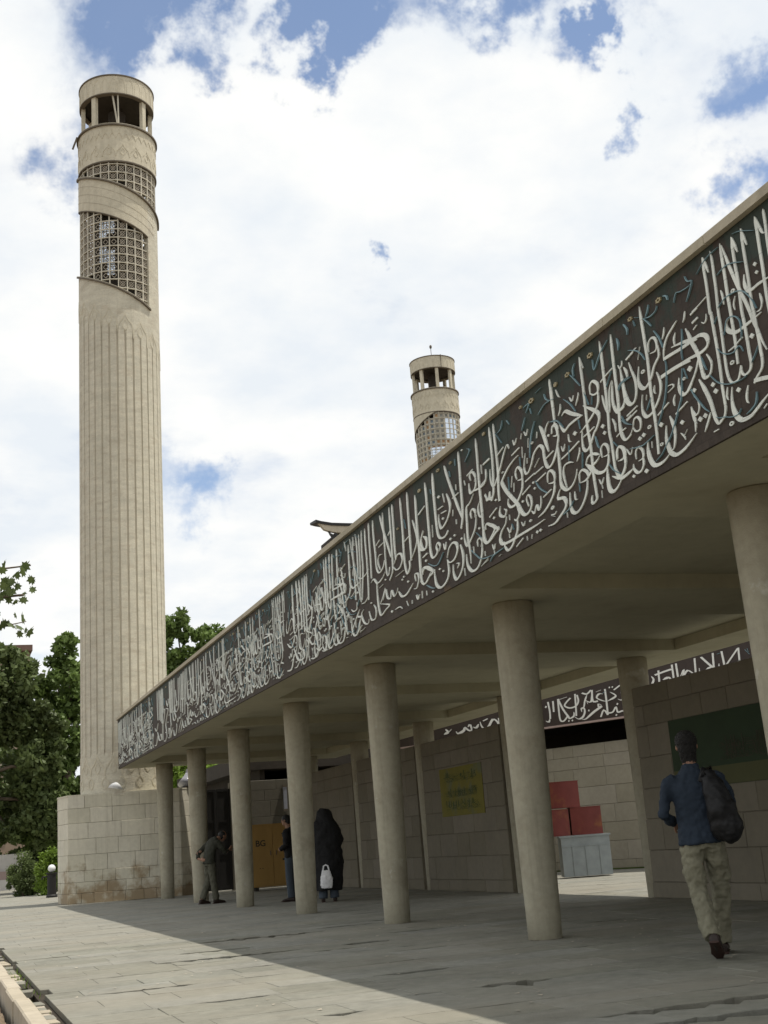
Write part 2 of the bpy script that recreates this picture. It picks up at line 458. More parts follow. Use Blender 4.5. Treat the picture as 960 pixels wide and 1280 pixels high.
c57,20;12795,4061 12670,4139 12553,4122 12523,4051 12613,3987 12735,3983 12817,4034
c50,16;13148,4264 13262,4269 13310,4202 13250,4099
c69,23;13603,4020 13496,4042 13377,3971 13208,3990 13099,4043
c50,16;13379,3961 13419,3780
c53,18;13230,3742 13127,3841 13084,3745 12981,3713 12933,3790 12857,3710 12758,3742 12734,3780
c67,23;12714,3733 12624,3662 12478,3653 12322,3703 12258,3731
c48,17;12173,3733 12184,3807 12102,3799 12088,3735 12161,3659 12244,3666
c46,17;11969,3770 11878,3810 11731,3747
c51,19;11733,3737 11857,3664 11967,3658 12039,3704
c46,17;11846,4198 11946,4121 11966,4033 11835,4002 11790,4082 11870,4153
k37,12;13332,4409 13207,4445
k37,12;13257,4368 13090,4383
k35,12;12919,4428 12832,4461
k33,11;12424,4229 12272,4254
k31,11;11938,4407 11762,4451
k30,11;11920,3931 11780,3948
f47,17;11868,4657
f40,14;12593,4421
b25,9;11571,4581 11556,4526
b27,10;12385,4474 12351,4359
c68,23;13405,3997 13408,3831 13390,3683 13329,3584 13160,3617 13027,3645 13208,3691 13333,3716
c55,18;13333,3716 13221,3781 13139,3863
c58,19;13559,3750 13490,3681 13527,3588 13662,3591 13716,3657 13740,3707
c60,19;13936,3768 14019,3715 13935,3608 13803,3573 13758,3620
c70,22;14074,3794 14197,3726 14368,3618 14459,3541
c76,24;14060,3688 14156,3580 14238,3537
c56,17;14391,3856 14289,3813 14176,3826 14159,3904
c53,17;13990,3847 13850,3842 13735,3887
d35,11;13643,3789
d36,12;13103,3953
d41,14;12968,3558
d36,12;12400,3779
d31,11;12571,3837
d31,11;12521,3858
d33,12;11844,3880
t34,12;12859,3558 12707,3560 12639,3526
t27,9;12494,3581 12449,3520
t38,13;12325,3557 12334,3518
t26,9;12177,3588 12161,3534 12125,3567
t31,11;12022,3596 12026,3517
t37,12;13326,3902 13191,3918
t34,12;12766,3912 12506,3928
t40,13;14059,3528 13913,3547
a67,20;15409,4726 15408,4361 15392,4072 15352,3901 15304,3773
a62,18;15305,4732 15320,4418 15307,4115 15223,4039 15175,4148
a62,18;15151,4741 15184,4463 15199,4153
a60,18;15032,4713 15065,4437 15069,4068 15040,3857
a64,19;14833,4725 14855,4390 14871,4087 14814,4017
a61,19;14350,4666 14370,4355 14379,4100 14537,4005 14724,3999 14803,4073 14739,4147
c57,17;14697,4458 14659,4304 14605,4119 14555,4137 14540,4206
a75,20;16984,4729 16996,4370 16966,4071
a73,20;16771,4732 16749,4402 16762,4050
a72,20;16626,4717 16580,4369 16597,4005
a65,18;16452,4711 16469,4347 16465,3950
a65,18;16336,4718 16360,4325 16329,3926
a64,18;16257,4685 16251,4303 16229,4142
c85,24;16157,4222 16051,4201 16108,4057 16275,3916 16428,3990
c91,26;15940,4210 15630,4164 15759,4052 15886,3954 15959,3860 15886,3695 15857,3584
c79,23;15705,3559 15528,3545 15495,3703 15616,3739 15690,3632
c85,25;15120,3711 15289,3609 15406,3525
c76,22;15349,3796 15379,3536
c82,25;14952,4045 14784,3939 14753,3861 14947,3840 15028,3913
c81,24;15035,3653 14963,3539 14775,3536 14654,3671 14684,3748
c61,19;14495,3769 14503,3841 14589,3759
c101,27;17049,3810 16851,3618 16565,3605 16598,3720 16782,3671
c117,31;17470,3550 17224,3547 17065,3732
c75,21;16374,3981 16458,3572
c74,21;16275,3916 16347,3570
c93,26;16243,3539 16029,3521 15851,3613
c93,25;16950,4003 17163,3845 17392,3932
c70,20;15851,4378 15716,4258 15556,4271 15585,4383
d45,13;15669,4233
d50,14;15688,3887
d44,13;15530,4024
d51,14;15993,3697
f82,23;15844,4672
b63,18;16107,4462 16085,4301
b56,16;15098,4044 15170,3940'''
INSCR2='''
@N
k19,34;14489,4103 14502,3851 14498,3679
k19,34;14559,4108 14556,3837
c19,34;14434,3646 14474,3611 14492,3681
d13,24;14454,3988
k18,33;14630,4138 14627,3867 14633,3620 14679,3584 14740,3690
k21,38;14630,4138 14683,3877 14740,3690 14762,3611
c18,33;14628,4114 14754,4152
k18,33;14800,4115 14732,4011 14714,3942 14778,3876 14861,3902 14902,4013 14891,4162
k18,33;14866,4194 14861,3902 14853,3661
c18,33;14762,3611 14820,3669 14826,3765
d10,19;14746,3566
d10,19;14794,3567
c21,38;14932,3737 14930,3810 14964,3825 14971,3727 14937,3614 14882,3580 14832,3642
c20,38;15022,3907 15012,3958
c23,42;15195,3835 15158,3869 15160,3796 15193,3799 15088,3696 14974,3557 14921,3570
d11,21;15026,3748
c18,33;15022,4125 14987,3989 14965,3849 14923,3812
c18,33;14989,4013 15064,3943 15092,4178
k19,35;15095,4225 15092,3960 15156,3942
c20,37;15231,4089 15180,4104 15148,4016 15233,3920 15284,3906
k19,35;15264,4200 15267,3935 15264,3578
c20,37;15323,4111 15393,3995 15284,3906
c19,37;15460,4047 15488,4087 15493,3966 15462,3880 15414,3918
k15,28;15377,4143 15501,4273
d10,18;15324,4218
d10,18;15362,4219
k18,33;14960,4191 15024,4149 15082,4229
c15,28;15144,4163 15211,4191
k17,32;15264,3578 15220,3708 15171,3554
k17,32;15266,3624 15331,3631 15377,3738 15394,3614 15446,3624 15497,3634 15494,3777
d11,21;15400,3803
d11,20;15371,3549
d11,20;15493,3565
b12,23;15232,4113 15274,4149
@P
c35,58;12941,3807 12972,3720 12910,3676
c30,50;12971,3701 13035,3784
c32,54;13103,3709 13135,3642 13220,3700 13247,3771 13290,3702 13335,3672 13352,3765
c25,42;13294,3779 13332,3829 13347,3669
c27,46;13375,3760 13419,3729 13458,3816
c28,49;13484,3868 13501,3748 13543,3679 13601,3704 13678,3877 13741,3803 13747,3706 13678,3665 13601,3704
c26,45;13758,3895 13774,3795 13747,3706
k15,26;13530,3876 13601,3916
d17,30;13800,3654
@Q
c22,42;15860,4321 15883,4232 15846,4107
k19,37;15953,4429 15948,4131
k19,37;15904,4335 16021,4381 16107,4408
c24,47;15995,4199 16067,4231 16089,4143 16019,4137
k19,37;16121,4512 16124,4146
k19,36;16171,4523 16176,4143
c18,36;16206,4215 16257,4360 16231,4180 16296,4321 16370,4217 16425,4227 16433,4331
k18,36;16395,4570 16386,4239
k20,41;16470,4572 16568,4341 16616,4272
k19,38;16608,4619 16599,4304
c19,38;16478,4210 16566,4315 16641,4238 16663,4363
k19,38;16708,4625 16715,4451 16721,4252
k15,30;16722,4265 16891,4628
k17,35;16898,4639 16892,4367
c18,38;16787,4270 16896,4339 16935,4340
d14,30;16986,4336
b12,25;16651,4578 16692,4591
b12,25;16965,4577 17008,4458
b12,25;16992,4594 16999,4513'''
# ---------------------------------------------------------------- helpers
C=sc.collection
def setp(o,label=None,cat=None,group=None,kind=None):
    if label: o['label']=label
    if cat: o['category']=cat
    if group: o['group']=group
    if kind: o['kind']=kind
    return o
def thing(name,label,cat,loc=(0,0,0),rz=0,group=None):
    o=bpy.data.objects.new(name,None); C.objects.link(o); o.location=loc; o.rotation_euler=(0,0,rz); o.empty_display_size=.2
    return setp(o,label,cat,group)
def link(name,me,mat,parent=None,smooth=False,**k):
    o=bpy.data.objects.new(name,me); C.objects.link(o)
    if mat and not me.materials: me.materials.append(mat)
    if parent: o.parent=parent
    if smooth: me.polygons.foreach_set('use_smooth',[True]*len(me.polygons))
    return setp(o,**k)
class MB:
    def __init__(s): s.v=[]; s.f=[]
    def add(s,v,f):
        b=len(s.v); s.v+=[tuple(p) for p in v]; s.f+=[tuple(i+b for i in q) for q in f]
    def box(s,x0,y0,z0,x1,y1,z1):
        s.add([(x0,y0,z0),(x1,y0,z0),(x1,y1,z0),(x0,y1,z0),(x0,y0,z1),(x1,y0,z1),(x1,y1,z1),(x0,y1,z1)],
              [(0,3,2,1),(4,5,6,7),(0,1,5,4),(1,2,6,5),(2,3,7,6),(3,0,4,7)])
    def obox(s,c,ax,ay,az):  # centre and three half vectors
        c,ax,ay,az=map(Vector,(c,ax,ay,az))
        P=[c+a*ax+b*ay+d*az for d in(-1,1) for b in(-1,1) for a in(-1,1)]
        s.add(P,[(0,2,3,1),(4,5,7,6),(0,1,5,4),(1,3,7,5),(3,2,6,7),(2,0,4,6)])
    def bar(s,a,b,w,h=None,up=(0,0,1)):
        a,b=Vector(a),Vector(b); d=b-a; L=d.length
        if L<1e-6: return
        d/=L; u=Vector(up)
        if abs(d.dot(u))>.95: u=Vector((1,0,0))
        r=d.cross(u).normalized(); u=r.cross(d)
        s.obox((a+b)/2,d*L/2,r*w/2,u*(h or w)/2)
    def tube(s,pts,rad,seg=10,cap=True,ref=(0,1,0)):
        pts=[Vector(p) for p in pts]; n=len(pts); rings=[]
        if not isinstance(rad,(list,tuple)): rad=[rad]*n
        prev=None; base=len(s.v); vs=[]
        for i,p in enumerate(pts):
            t=(pts[min(i+1,n-1)]-pts[max(i-1,0)]).normalized()
            u=Vector(ref)
            if abs(t.dot(u))>.95: u=Vector((1,0,0))
            a=t.cross(u).normalized(); b=a.cross(t).normalized()
            if prev and a.dot(prev)<0: a=-a;b=-b
            prev=a
            r=rad[i]; rx,ry=(r if isinstance(r,(list,tuple)) else (r,r))
            for k in range(seg):
                q=2*math.pi*k/seg; vs.append(p+a*rx*math.cos(q)+b*ry*math.sin(q))
        fs=[]
        for i in range(n-1):
            for k in range(seg):
                k2=(k+1)%seg; fs.append((i*seg+k,i*seg+k2,(i+1)*seg+k2,(i+1)*seg+k))
        if cap: fs.append(tuple(range(seg-1,-1,-1))); fs.append(tuple((n-1)*seg+k for k in range(seg)))
        s.add(vs,fs)
    def ball(s,c,r,seg=14,rings=9):
        c=Vector(c); r=Vector(r if isinstance(r,(list,tuple)) else (r,r,r)); vs=[c+Vector((0,0,r.z))]
        for i in range(1,rings):
            a=math.pi*i/rings
            for k in range(seg):
                q=2*math.pi*k/seg; vs.append(c+Vector((r.x*math.sin(a)*math.cos(q),r.y*math.sin(a)*math.sin(q),r.z*math.cos(a))))
        vs.append(c-Vector((0,0,r.z))); L=len(vs)-1; fs=[]
        for k in range(seg):
            k2=(k+1)%seg; fs.append((0,1+k,1+k2)); fs.append((L,L-seg+k2,L-seg+k))
        for i in range(rings-2):
            for k in range(seg):
                k2=(k+1)%seg; a=1+i*seg; fs.append((a+k,a+seg+k,a+seg+k2,a+k2))
        s.add(vs,fs)
    def lathe(s,prof,c=(0,0,0),seg=32):
        vs=[];fs=[]
        for r,z in prof:
            for k in range(seg):
                q=2*math.pi*k/seg; vs.append((c[0]+r*math.cos(q),c[1]+r*math.sin(q),c[2]+z))
        for i in range(len(prof)-1):
            for k in range(seg):
                k2=(k+1)%seg; fs.append((i*seg+k,i*seg+k2,(i+1)*seg+k2,(i+1)*seg+k))
        s.add(vs,fs)
    def mesh(s,name='m'):
        me=bpy.data.meshes.new(name); me.from_pydata(s.v,[],s.f); me.update(); return me
    def build(s,name,mat,parent=None,smooth=False,**k):
        return link(name,s.mesh(name),mat,parent,smooth,**k)
def autosmooth(me,ang=40):
    import bmesh
    bm=bmesh.new(); bm.from_mesh(me)
    for f in bm.faces: f.smooth=True
    for e in bm.edges:
        if len(e.link_faces)==2 and e.calc_face_angle(0)>R(ang): e.smooth=False
    bm.to_mesh(me); bm.free()
def fuse(mb,name,mat,parent,voxel=.014,it=6,tex=None,**k):
    me=mb.mesh(name); o=bpy.data.objects.new(name,me); C.objects.link(o)
    m=o.modifiers.new('r','REMESH'); m.mode='VOXEL'; m.voxel_size=voxel
    m=o.modifiers.new('s','SMOOTH'); m.factor=.5; m.iterations=it
    if tex:
        t=bpy.data.textures.new('folds','CLOUDS'); t.noise_scale=tex[0]; t.noise_depth=2
        m=o.modifiers.new('d','DISPLACE'); m.texture=t; m.strength=tex[1]; m.mid_level=.5
    dg=bpy.context.evaluated_depsgraph_get(); dg.update()
    me2=bpy.data.meshes.new_from_object(o.evaluated_get(dg)); bpy.data.objects.remove(o)
    me2.name=name
    return link(name,me2,mat,parent,True,**k)
# ---------------------------------------------------------------- materials
def mat(name,col,rough=.8,var=.12,scale=6,bump=.0,bscale=40,patch=None,rnd=0,stretch=(1,1,1),metal=0,spec=.3,extra=None,streak=None):
    m=bpy.data.materials.new(name); m.use_nodes=True; nt=m.node_tree; L=nt.links.new
    p=nt.nodes['Principled BSDF']; p.inputs['Roughness'].default_value=rough; p.inputs['Metallic'].default_value=metal
    p.inputs['Specular IOR Level'].default_value=spec
    g=N(nt,'ShaderNodeNewGeometry'); mp=N(nt,'ShaderNodeMapping'); mp.inputs['Scale'].default_value=stretch; L(g.outputs['Position'],mp.inputs['Vector'])
    n=N(nt,'ShaderNodeTexNoise',i={'Scale':scale,'Detail':6,'Roughness':.6}); L(mp.outputs[0],n.inputs['Vector'])
    n2=N(nt,'ShaderNodeTexNoise',i={'Scale':scale*.13,'Detail':4,'Roughness':.55}); L(mp.outputs[0],n2.inputs['Vector'])
    av=N(nt,'ShaderNodeMath',operation='ADD'); L(n.outputs['Fac'],av.inputs[0]); L(n2.outputs['Fac'],av.inputs[1])
    mr=N(nt,'ShaderNodeMapRange',i={'From Min':.7,'From Max':1.3,'To Min':1-var,'To Max':1+var}); L(av.outputs[0],mr.inputs['Value'])
    cur=N(nt,'ShaderNodeRGB'); cur.outputs[0].default_value=(*col,1); out=cur.outputs[0]
    def mix(fac,a,b,blend='MIX'):
        x=N(nt,'ShaderNodeMix',data_type='RGBA',blend_type=blend)
        if hasattr(fac,'links'): L(fac,x.inputs[0])
        else: x.inputs[0].default_value=fac
        for s,v in ((6,a),(7,b)):
            if hasattr(v,'links'): L(v,x.inputs[s])
            else: x.inputs[s].default_value=(*v,1)
        return x.outputs[2]
    if patch:  # (colour, noise scale, low, high)
        for q,(pc,ps,lo,hi) in enumerate(patch):
            pn=N(nt,'ShaderNodeTexNoise',noise_dimensions='4D',i={'Scale':ps,'Detail':5,'Roughness':.6,'W':q*7.3}); L(mp.outputs[0],pn.inputs['Vector'])
            pr=N(nt,'ShaderNodeMapRange',i={'From Min':lo,'From Max':hi}); L(pn.outputs['Fac'],pr.inputs['Value'])
            out=mix(pr.outputs[0],out,pc)
    if streak: # dark rain streaks running down: (colour, amount)
        sm=N(nt,'ShaderNodeMapping'); sm.inputs['Scale'].default_value=(3.5,3.5,.22); L(g.outputs['Position'],sm.inputs['Vector'])
        sn=N(nt,'ShaderNodeTexNoise',i={'Scale':2.2,'Detail':5,'Roughness':.65}); L(sm.outputs[0],sn.inputs['Vector'])
        sr_=N(nt,'ShaderNodeMapRange',i={'From Min':.50,'From Max':.72,'To Max':streak[1]}); L(sn.outputs['Fac'],sr_.inputs['Value'])
        out=mix(sr_.outputs[0],out,streak[0])
    cb=N(nt,'ShaderNodeCombineColor'); [L(mr.outputs[0],cb.inputs[j]) for j in range(3)]
    out=mix(1.0,out,cb.outputs[0],'MULTIPLY')
    if rnd:
        oi=N(nt,'ShaderNodeObjectInfo'); rr=N(nt,'ShaderNodeMapRange',i={'To Min':1-rnd,'To Max':1+rnd}); L(oi.outputs['Random'],rr.inputs['Value'])
        c2=N(nt,'ShaderNodeCombineColor'); L(rr.outputs[0],c2.inputs[0]); L(rr.outputs[0],c2.inputs[1])
        r3=N(nt,'ShaderNodeMath',operation='POWER',i={1:1.35}); L(rr.outputs[0],r3.inputs[0]); L(r3.outputs[0],c2.inputs[2])
        out=mix(1.0,out,c2.outputs[0],'MULTIPLY')
    if extra: out=extra(nt,out,mix,g,mp)
    L(out,p.inputs['Base Color'])
    if bump:
        bn=N(nt,'ShaderNodeTexNoise',i={'Scale':bscale,'Detail':5,'Roughness':.65}); L(mp.outputs[0],bn.inputs['Vector'])
        b=N(nt,'ShaderNodeBump',i={'Strength':bump,'Distance':.02}); L(bn.outputs['Fac'],b.inputs['Height']); L(b.outputs[0],p.inputs['Normal'])
    return m
def ground_stain(nt,out,mix,g,mp):
    n=N(nt,'ShaderNodeTexNoise',i={'Scale':.45,'Detail':5,'Roughness':.6}); m2=N(nt,'ShaderNodeMapping'); m2.inputs['Scale'].default_value=(.5,1.6,1)
    nt.links.new(g.outputs['Position'],m2.inputs['Vector']); nt.links.new(m2.outputs[0],n.inputs['Vector'])
    r=N(nt,'ShaderNodeMapRange',i={'From Min':.42,'From Max':.66,'To Max':.55}); nt.links.new(n.outputs['Fac'],r.inputs['Value'])
    return mix(r.outputs[0],out,(.275,.252,.20))
def plinth_stain(nt,out,mix,g,mp):
    # brown damp marks low on the wall, with their own ragged outline
    s=N(nt,'ShaderNodeSeparateXYZ'); nt.links.new(g.outputs['Position'],s.inputs[0])
    n=N(nt,'ShaderNodeTexNoise',i={'Scale':1.5,'Detail':7,'Roughness':.66}); nt.links.new(g.outputs['Position'],n.inputs['Vector'])
    z=N(nt,'ShaderNodeMapRange',i={'From Min':.1,'From Max':1.45,'To Min':.17,'To Max':-.18}); nt.links.new(s.outputs['Z'],z.inputs['Value'])
    a=N(nt,'ShaderNodeMath',operation='ADD'); nt.links.new(n.outputs['Fac'],a.inputs[0]); nt.links.new(z.outputs[0],a.inputs[1])
    r=N(nt,'ShaderNodeMapRange',i={'From Min':.50,'From Max':.66,'To Max':.8}); nt.links.new(a.outputs[0],r.inputs['Value'])
    return mix(r.outputs[0],out,(.23,.155,.075))
M={}
M['pave']=mat('paving_stone',(.212,.210,.178),.85,.24,9,.5,60,patch=[((.165,.155,.13),1.3,.58,.75),((.29,.27,.225),3.0,.6,.8)],rnd=.10,extra=ground_stain)
M['bed']=mat('mortar_bed',(.040,.032,.022),.95,.25,20,.5,60)
M['soil']=mat('dry_soil',(.20,.15,.10),.95,.3,14,.8,30,patch=[((.10,.075,.05),4,.5,.65)])
M['kerb']=mat('kerb_stone',(.42,.37,.29),.85,.14,12,.3,60,patch=[((.30,.25,.18),3,.55,.75)],rnd=.06)
M['column']=mat('cast_stone_column',(.36,.335,.255),.75,.13,14,.3,70,patch=[((.27,.24,.175),2.2,.52,.74),((.44,.42,.35),5,.63,.7)],streak=((.22,.20,.145),.55))
M['soffit']=mat('painted_soffit',(.40,.385,.285),.8,.08,5,.08,60,patch=[((.33,.31,.225),1.1,.5,.75)],streak=((.30,.28,.2),.25))
M['coping']=mat('coping_stone',(.40,.36,.27),.8,.14,10,.3,50,rnd=.07,patch=[((.25,.22,.16),3,.58,.75)])
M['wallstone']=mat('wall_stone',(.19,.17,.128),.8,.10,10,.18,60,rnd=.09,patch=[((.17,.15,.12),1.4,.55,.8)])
M['endstone']=mat('shaded_end_stone',(.125,.115,.09),.8,.12,10,.2,60,rnd=.09)  # darker copy of the wall stone, far-end shade put into the colour
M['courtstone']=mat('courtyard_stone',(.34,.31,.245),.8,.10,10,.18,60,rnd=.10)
M['plinth']=mat('plinth_stone',(.56,.53,.43),.8,.10,9,.2,60,rnd=.06,streak=((.36,.33,.26),.4),extra=plinth_stain)
M['mortar']=mat('mortar',(.16,.145,.11),.95,.1,20)
M['tower']=mat('tower_stone',(.54,.51,.415),.85,.16,7,1.0,9,stretch=(2.2,2.2,7),patch=[((.46,.41,.32),1.2,.5,.72),((.66,.62,.52),6,.60,.72)],streak=((.40,.36,.28),.35))
M['towersmooth']=mat('tower_band_stone',(.53,.49,.385),.85,.12,8,.4,30,patch=[((.44,.40,.30),1.3,.5,.75)],streak=((.36,.325,.25),.45))
M['groove']=mat('tower_groove',(.42,.38,.30),.9,.14,8,.4,30)  # darker than the ribs: shade of the flutes put into the colour
M['ledge']=mat('weathered_ledge',(.13,.11,.085),.8,.15,14)
M['lattice']=mat('lattice_concrete',(.50,.47,.39),.8,.12,10)
M['tiles']=mat('lattice_tile',(.11,.095,.08),.35,.3,9,rnd=0,patch=[((.20,.10,.04),3,.55,.6),((.05,.09,.13),3.6,.56,.62)])
M['star']=mat('weathered_tracery',(.33,.295,.24),.8,.2,9)
M['ochretile']=mat('ochre_glazed_tile',(.34,.20,.09),.35,.25,9)
M['bluetile']=mat('slate_blue_tile',(.13,.17,.21),.3,.25,9)
M['greytile']=mat('grey_glazed_tile',(.22,.22,.20),.35,.25,9)
M['dark']=mat('dark_interior',(.045,.038,.03),.9,.2,6)  # near-black colour stands in for shade inside and under roofs
M['pane']=mat('mirror_pane',(.62,.68,.76),.12,.25,30,.4,14,metal=.9)
def tile_lines(nt,out,mix,g,mp):
    s=N(nt,'ShaderNodeSeparateXYZ'); nt.links.new(g.outputs['Position'],s.inputs[0])
    br=N(nt,'ShaderNodeTexBrick',i={'Scale':1,'Mortar Size':.004,'Brick Width':.16,'Row Height':.16,'Color1':(1,1,1,1),'Color2':(.86,.86,.86,1),'Mortar':(.74,.74,.74,1)}); br.offset=.5
    c=N(nt,'ShaderNodeCombineXYZ'); nt.links.new(s.outputs['Y'],c.inputs[0]); nt.links.new(s.outputs['Z'],c.inputs[1]); nt.links.new(c.outputs[0],br.inputs['Vector'])
    return mix(1.0,out,br.outputs['Color'],'MULTIPLY')
def fascia_top(nt,out,mix,g,mp):
    # green glaze gathers in the upper ornament zone of the tile work
    s=N(nt,'ShaderNodeSeparateXYZ'); nt.links.new(g.outputs['Position'],s.inputs[0])
    n=N(nt,'ShaderNodeTexNoise',i={'Scale':2.4,'Detail':6,'Roughness':.7}); m2=N(nt,'ShaderNodeMapping'); m2.inputs['Scale'].default_value=(1,1.3,.8)
    nt.links.new(g.outputs['Position'],m2.inputs['Vector']); nt.links.new(m2.outputs[0],n.inputs['Vector'])
    z=N(nt,'ShaderNodeMapRange',i={'From Min':3.9,'From Max':4.75,'To Min':-.16,'To Max':.10}); nt.links.new(s.outputs['Z'],z.inputs['Value'])
    a=N(nt,'ShaderNodeMath',operation='ADD'); nt.links.new(n.outputs['Fac'],a.inputs[0]); nt.links.new(z.outputs[0],a.inputs[1])
    r=N(nt,'ShaderNodeMapRange',i={'From Min':.50,'From Max':.60,'To Max':.85}); nt.links.new(a.outputs[0],r.inputs['Value'])
    out=mix(r.outputs[0],out,(.034,.050,.040))
    return tile_lines(nt,out,mix,g,mp)
M['fascia']=mat('glazed_tile_fascia',(.056,.044,.035),.7,.22,16,.15,40,patch=[((.11,.075,.04),1.1,.66,.70)],extra=fascia_top,spec=.18)
M['letter']=mat('cream_tile_letter',(.72,.75,.69),.45,.06,12,.1,40,extra=tile_lines)
M['vine']=mat('turquoise_tile',(.17,.27,.30),.5,.25,12)
M['gold']=mat('ochre_tile',(.34,.29,.17),.5,.15,12)
M['rose']=mat('rose_tile',(.45,.28,.25),.5,.15,12)
M['courtfascia']=mat('courtyard_tile',(.045,.032,.027),.55,.2,14)
M['courtletter']=mat('white_tile_letter',(.78,.77,.72),.5,.05,12)
M['leaf']=mat('leaf',(.13,.19,.05),.55,.45,3,spec=.3)
M['leafdark']=mat('leaf_dark',(.105,.14,.048),.55,.45,2.5,spec=.3)
M['leafbright']=mat('leaf_bright',(.17,.26,.035),.6,.3,4)
M['bark']=mat('bark',(.13,.10,.07),.9,.25,8,.8,25,stretch=(1,1,.3))
M['redtin']=mat('rusty_red_tin',(.16,.036,.030),.5,.15,6,.1,30,patch=[((.22,.08,.03),2.5,.55,.7)])
M['zinc']=mat('galvanised_sheet',(.30,.33,.34),.45,.16,5,.1,30,metal=.4)
M['wood']=mat('ochre_plywood',(.36,.22,.07),.6,.12,5,.1,20,stretch=(1,1,.3))
M['print']=mat('dark_print',(.05,.045,.03),.8)
M['gatem']=mat('black_painted_gate',(.018,.017,.016),.6)
M['skin']=mat('skin',(.26,.145,.095),.55,.06,20)
M['hair']=mat('black_hair',(.012,.011,.010),.5,.3,60,.6,120)
M['navy']=mat('navy_shirt_cloth',(.020,.030,.046),.85,.15,30,.2,200)
M['khaki']=mat('khaki_cloth',(.20,.19,.135),.85,.12,20,.3,120)
M['blackcloth']=mat('black_cloth',(.012,.012,.013),.8,.2,20,.2,100)
M['pack']=mat('black_nylon',(.007,.007,.008),.5,.2,20,.2,100)
M['shoe']=mat('dark_leather',(.03,.020,.016),.45,.2,20)
M['sole']=mat('brown_sole',(.055,.030,.024),.7)
M['olive']=mat('olive_cloth',(.035,.036,.026),.85,.15,20)
M['olivetrouser']=mat('olive_trouser_cloth',(.085,.083,.06),.85,.15,20)
M['jeans']=mat('faded_denim',(.06,.075,.095),.85,.15,20)
M['bag']=mat('white_plastic_bag',(.78,.78,.80),.4,.08,25,.4,30)
M['yellow']=mat('yellow_poster_paper',(.17,.15,.022),.7,.12,4,patch=[((.13,.14,.07),1.8,.5,.62)])
M['faint']=mat('faded_green_print',(.06,.085,.03),.8)
M['green']=mat('green_banner_cloth',(.022,.042,.017),.7,.15,3)
M['mustard']=mat('mustard_banner_edge',(.075,.078,.03),.7,.15,3)
M['whitepaint']=mat('white_enamel',(.75,.76,.76),.4,.05,10)
M['greyglass']=mat('grey_lamp_glass',(.30,.31,.36),.2,.1,10)
M['plaster']=mat('tan_plaster',(.34,.26,.20),.9,.12,2)
M['roof']=mat('brown_roof',(.16,.10,.08),.9,.15,6)
M['metalroof']=mat('dark_roof_metal',(.035,.035,.035),.6)
M['boardcream']=mat('cream_eave_board',(.46,.41,.32),.8)
M['lowwall']=mat('pale_terrazzo',(.55,.53,.50),.8,.1,4)
M['pink']=mat('pink_stone',(.40,.30,.27),.8,.1,4)
# ---------------------------------------------------------------- measures of the colonnade
XC,Y0,SP,H,XF,ZT,YE=5.933,12.12,4.414,3.472,4.86,4.853,35.22
XW=10.0            # line of the back columns and poster walls
XB=11.08           # outer edge of the roof on the courtyard side
YN=-8.0
# ---------------------------------------------------------------- ground
mb=MB(); mb.add([(-600,-600,-.32),(600,-600,-.32),(600,900,-.32),(-600,900,-.32)],[(0,1,2,3)])
mb.build('ground',M['soil'],kind='structure')
sb=MB(); gx=[-30,-10,-3]+[-1.5+.06*i for i in range(36)]; gy=[-12,0,4]+[5+.12*i for i in range(90)]+[20,30,60]
rb=random.Random(2); nx=len(gx)
for yy in gy:
    for xx in gx: sb.v.append((xx,yy,-.075+(rb.uniform(-.03,.025) if 4<yy<17 else 0)))
for j in range(len(gy)-1):
    for i in range(nx-1): sb.f.append((j*nx+i,j*nx+i+1,(j+1)*nx+i+1,(j+1)*nx+i))
sb.build('soil_bed',M['soil'],kind='structure',smooth=True)
# paving: every slab near the camera is a piece of its own, eroded joints are real gaps
pv=MB(); pv.box(.93,-12,-.30,40,80,-.045); pave=pv.build('pavement',M['bed'],kind='structure')
GAPJ=[(2.45,2.8,8.48,.16),(1.85,2.5,9.93,.15),(3.85,4.35,9.06,.36),(4.35,4.9,14.2,.3),(3.2,4.9,16.7,.40),(2.3,3.9,14.1,.30),(2.6,3.6,15.2,.2),(3.7,5.2,6.75,.22),(3.6,4.15,10.45,.2),(4.5,5.1,12.3,.06),(4.7,5.5,7.7,.07),(3.9,4.6,7.3,.06),(3.3,3.7,8.0,.05),(1.4,2.2,13.2,.05),(1.5,2.4,16.2,.06),(2.6,3.1,11.6,.04),(4.9,5.9,17.6,.09)]
rj=random.Random(3)
for q in range(34):
    a=rj.uniform(1.2,7.5); GAPJ.append((a,a+rj.uniform(.2,.9),rj.uniform(7,22),rj.uniform(.04,.16)))
ROW=.50
def erode(x,y):   # how far the edge on joint y has worn back at x
    e=.004
    for a,b,yy,w in GAPJ:
        if abs(yy-y)<ROW*.5+.001 and a-.05<x<b+.05:
            t=(x-a)/(b-a); 
            if 0<=t<=1: e=max(e,w*(math.sin(math.pi*t)**.5)*(.6+.4*math.sin(x*23+y*5)*math.sin(x*57)))
    return min(e,ROW*.8)
def slab_poly(x0,x1,y0,y1,rnd,fine):
    n=max(2,int((x1-x0)/.10)) if fine else 1
    jy=lambda: rnd.uniform(-.003,.003) if fine else 0
    g=.0015; pts=[]
    for i in range(n+1):
        x=x0+g+(x1-x0-2*g)*i/n; pts.append((x,y0+erode(x,y0)*.35+jy()))
    for i in range(n,-1,-1):
        x=x0+g+(x1-x0-2*g)*i/n; pts.append((x,y1-erode(x,y1)+jy()))
    return pts
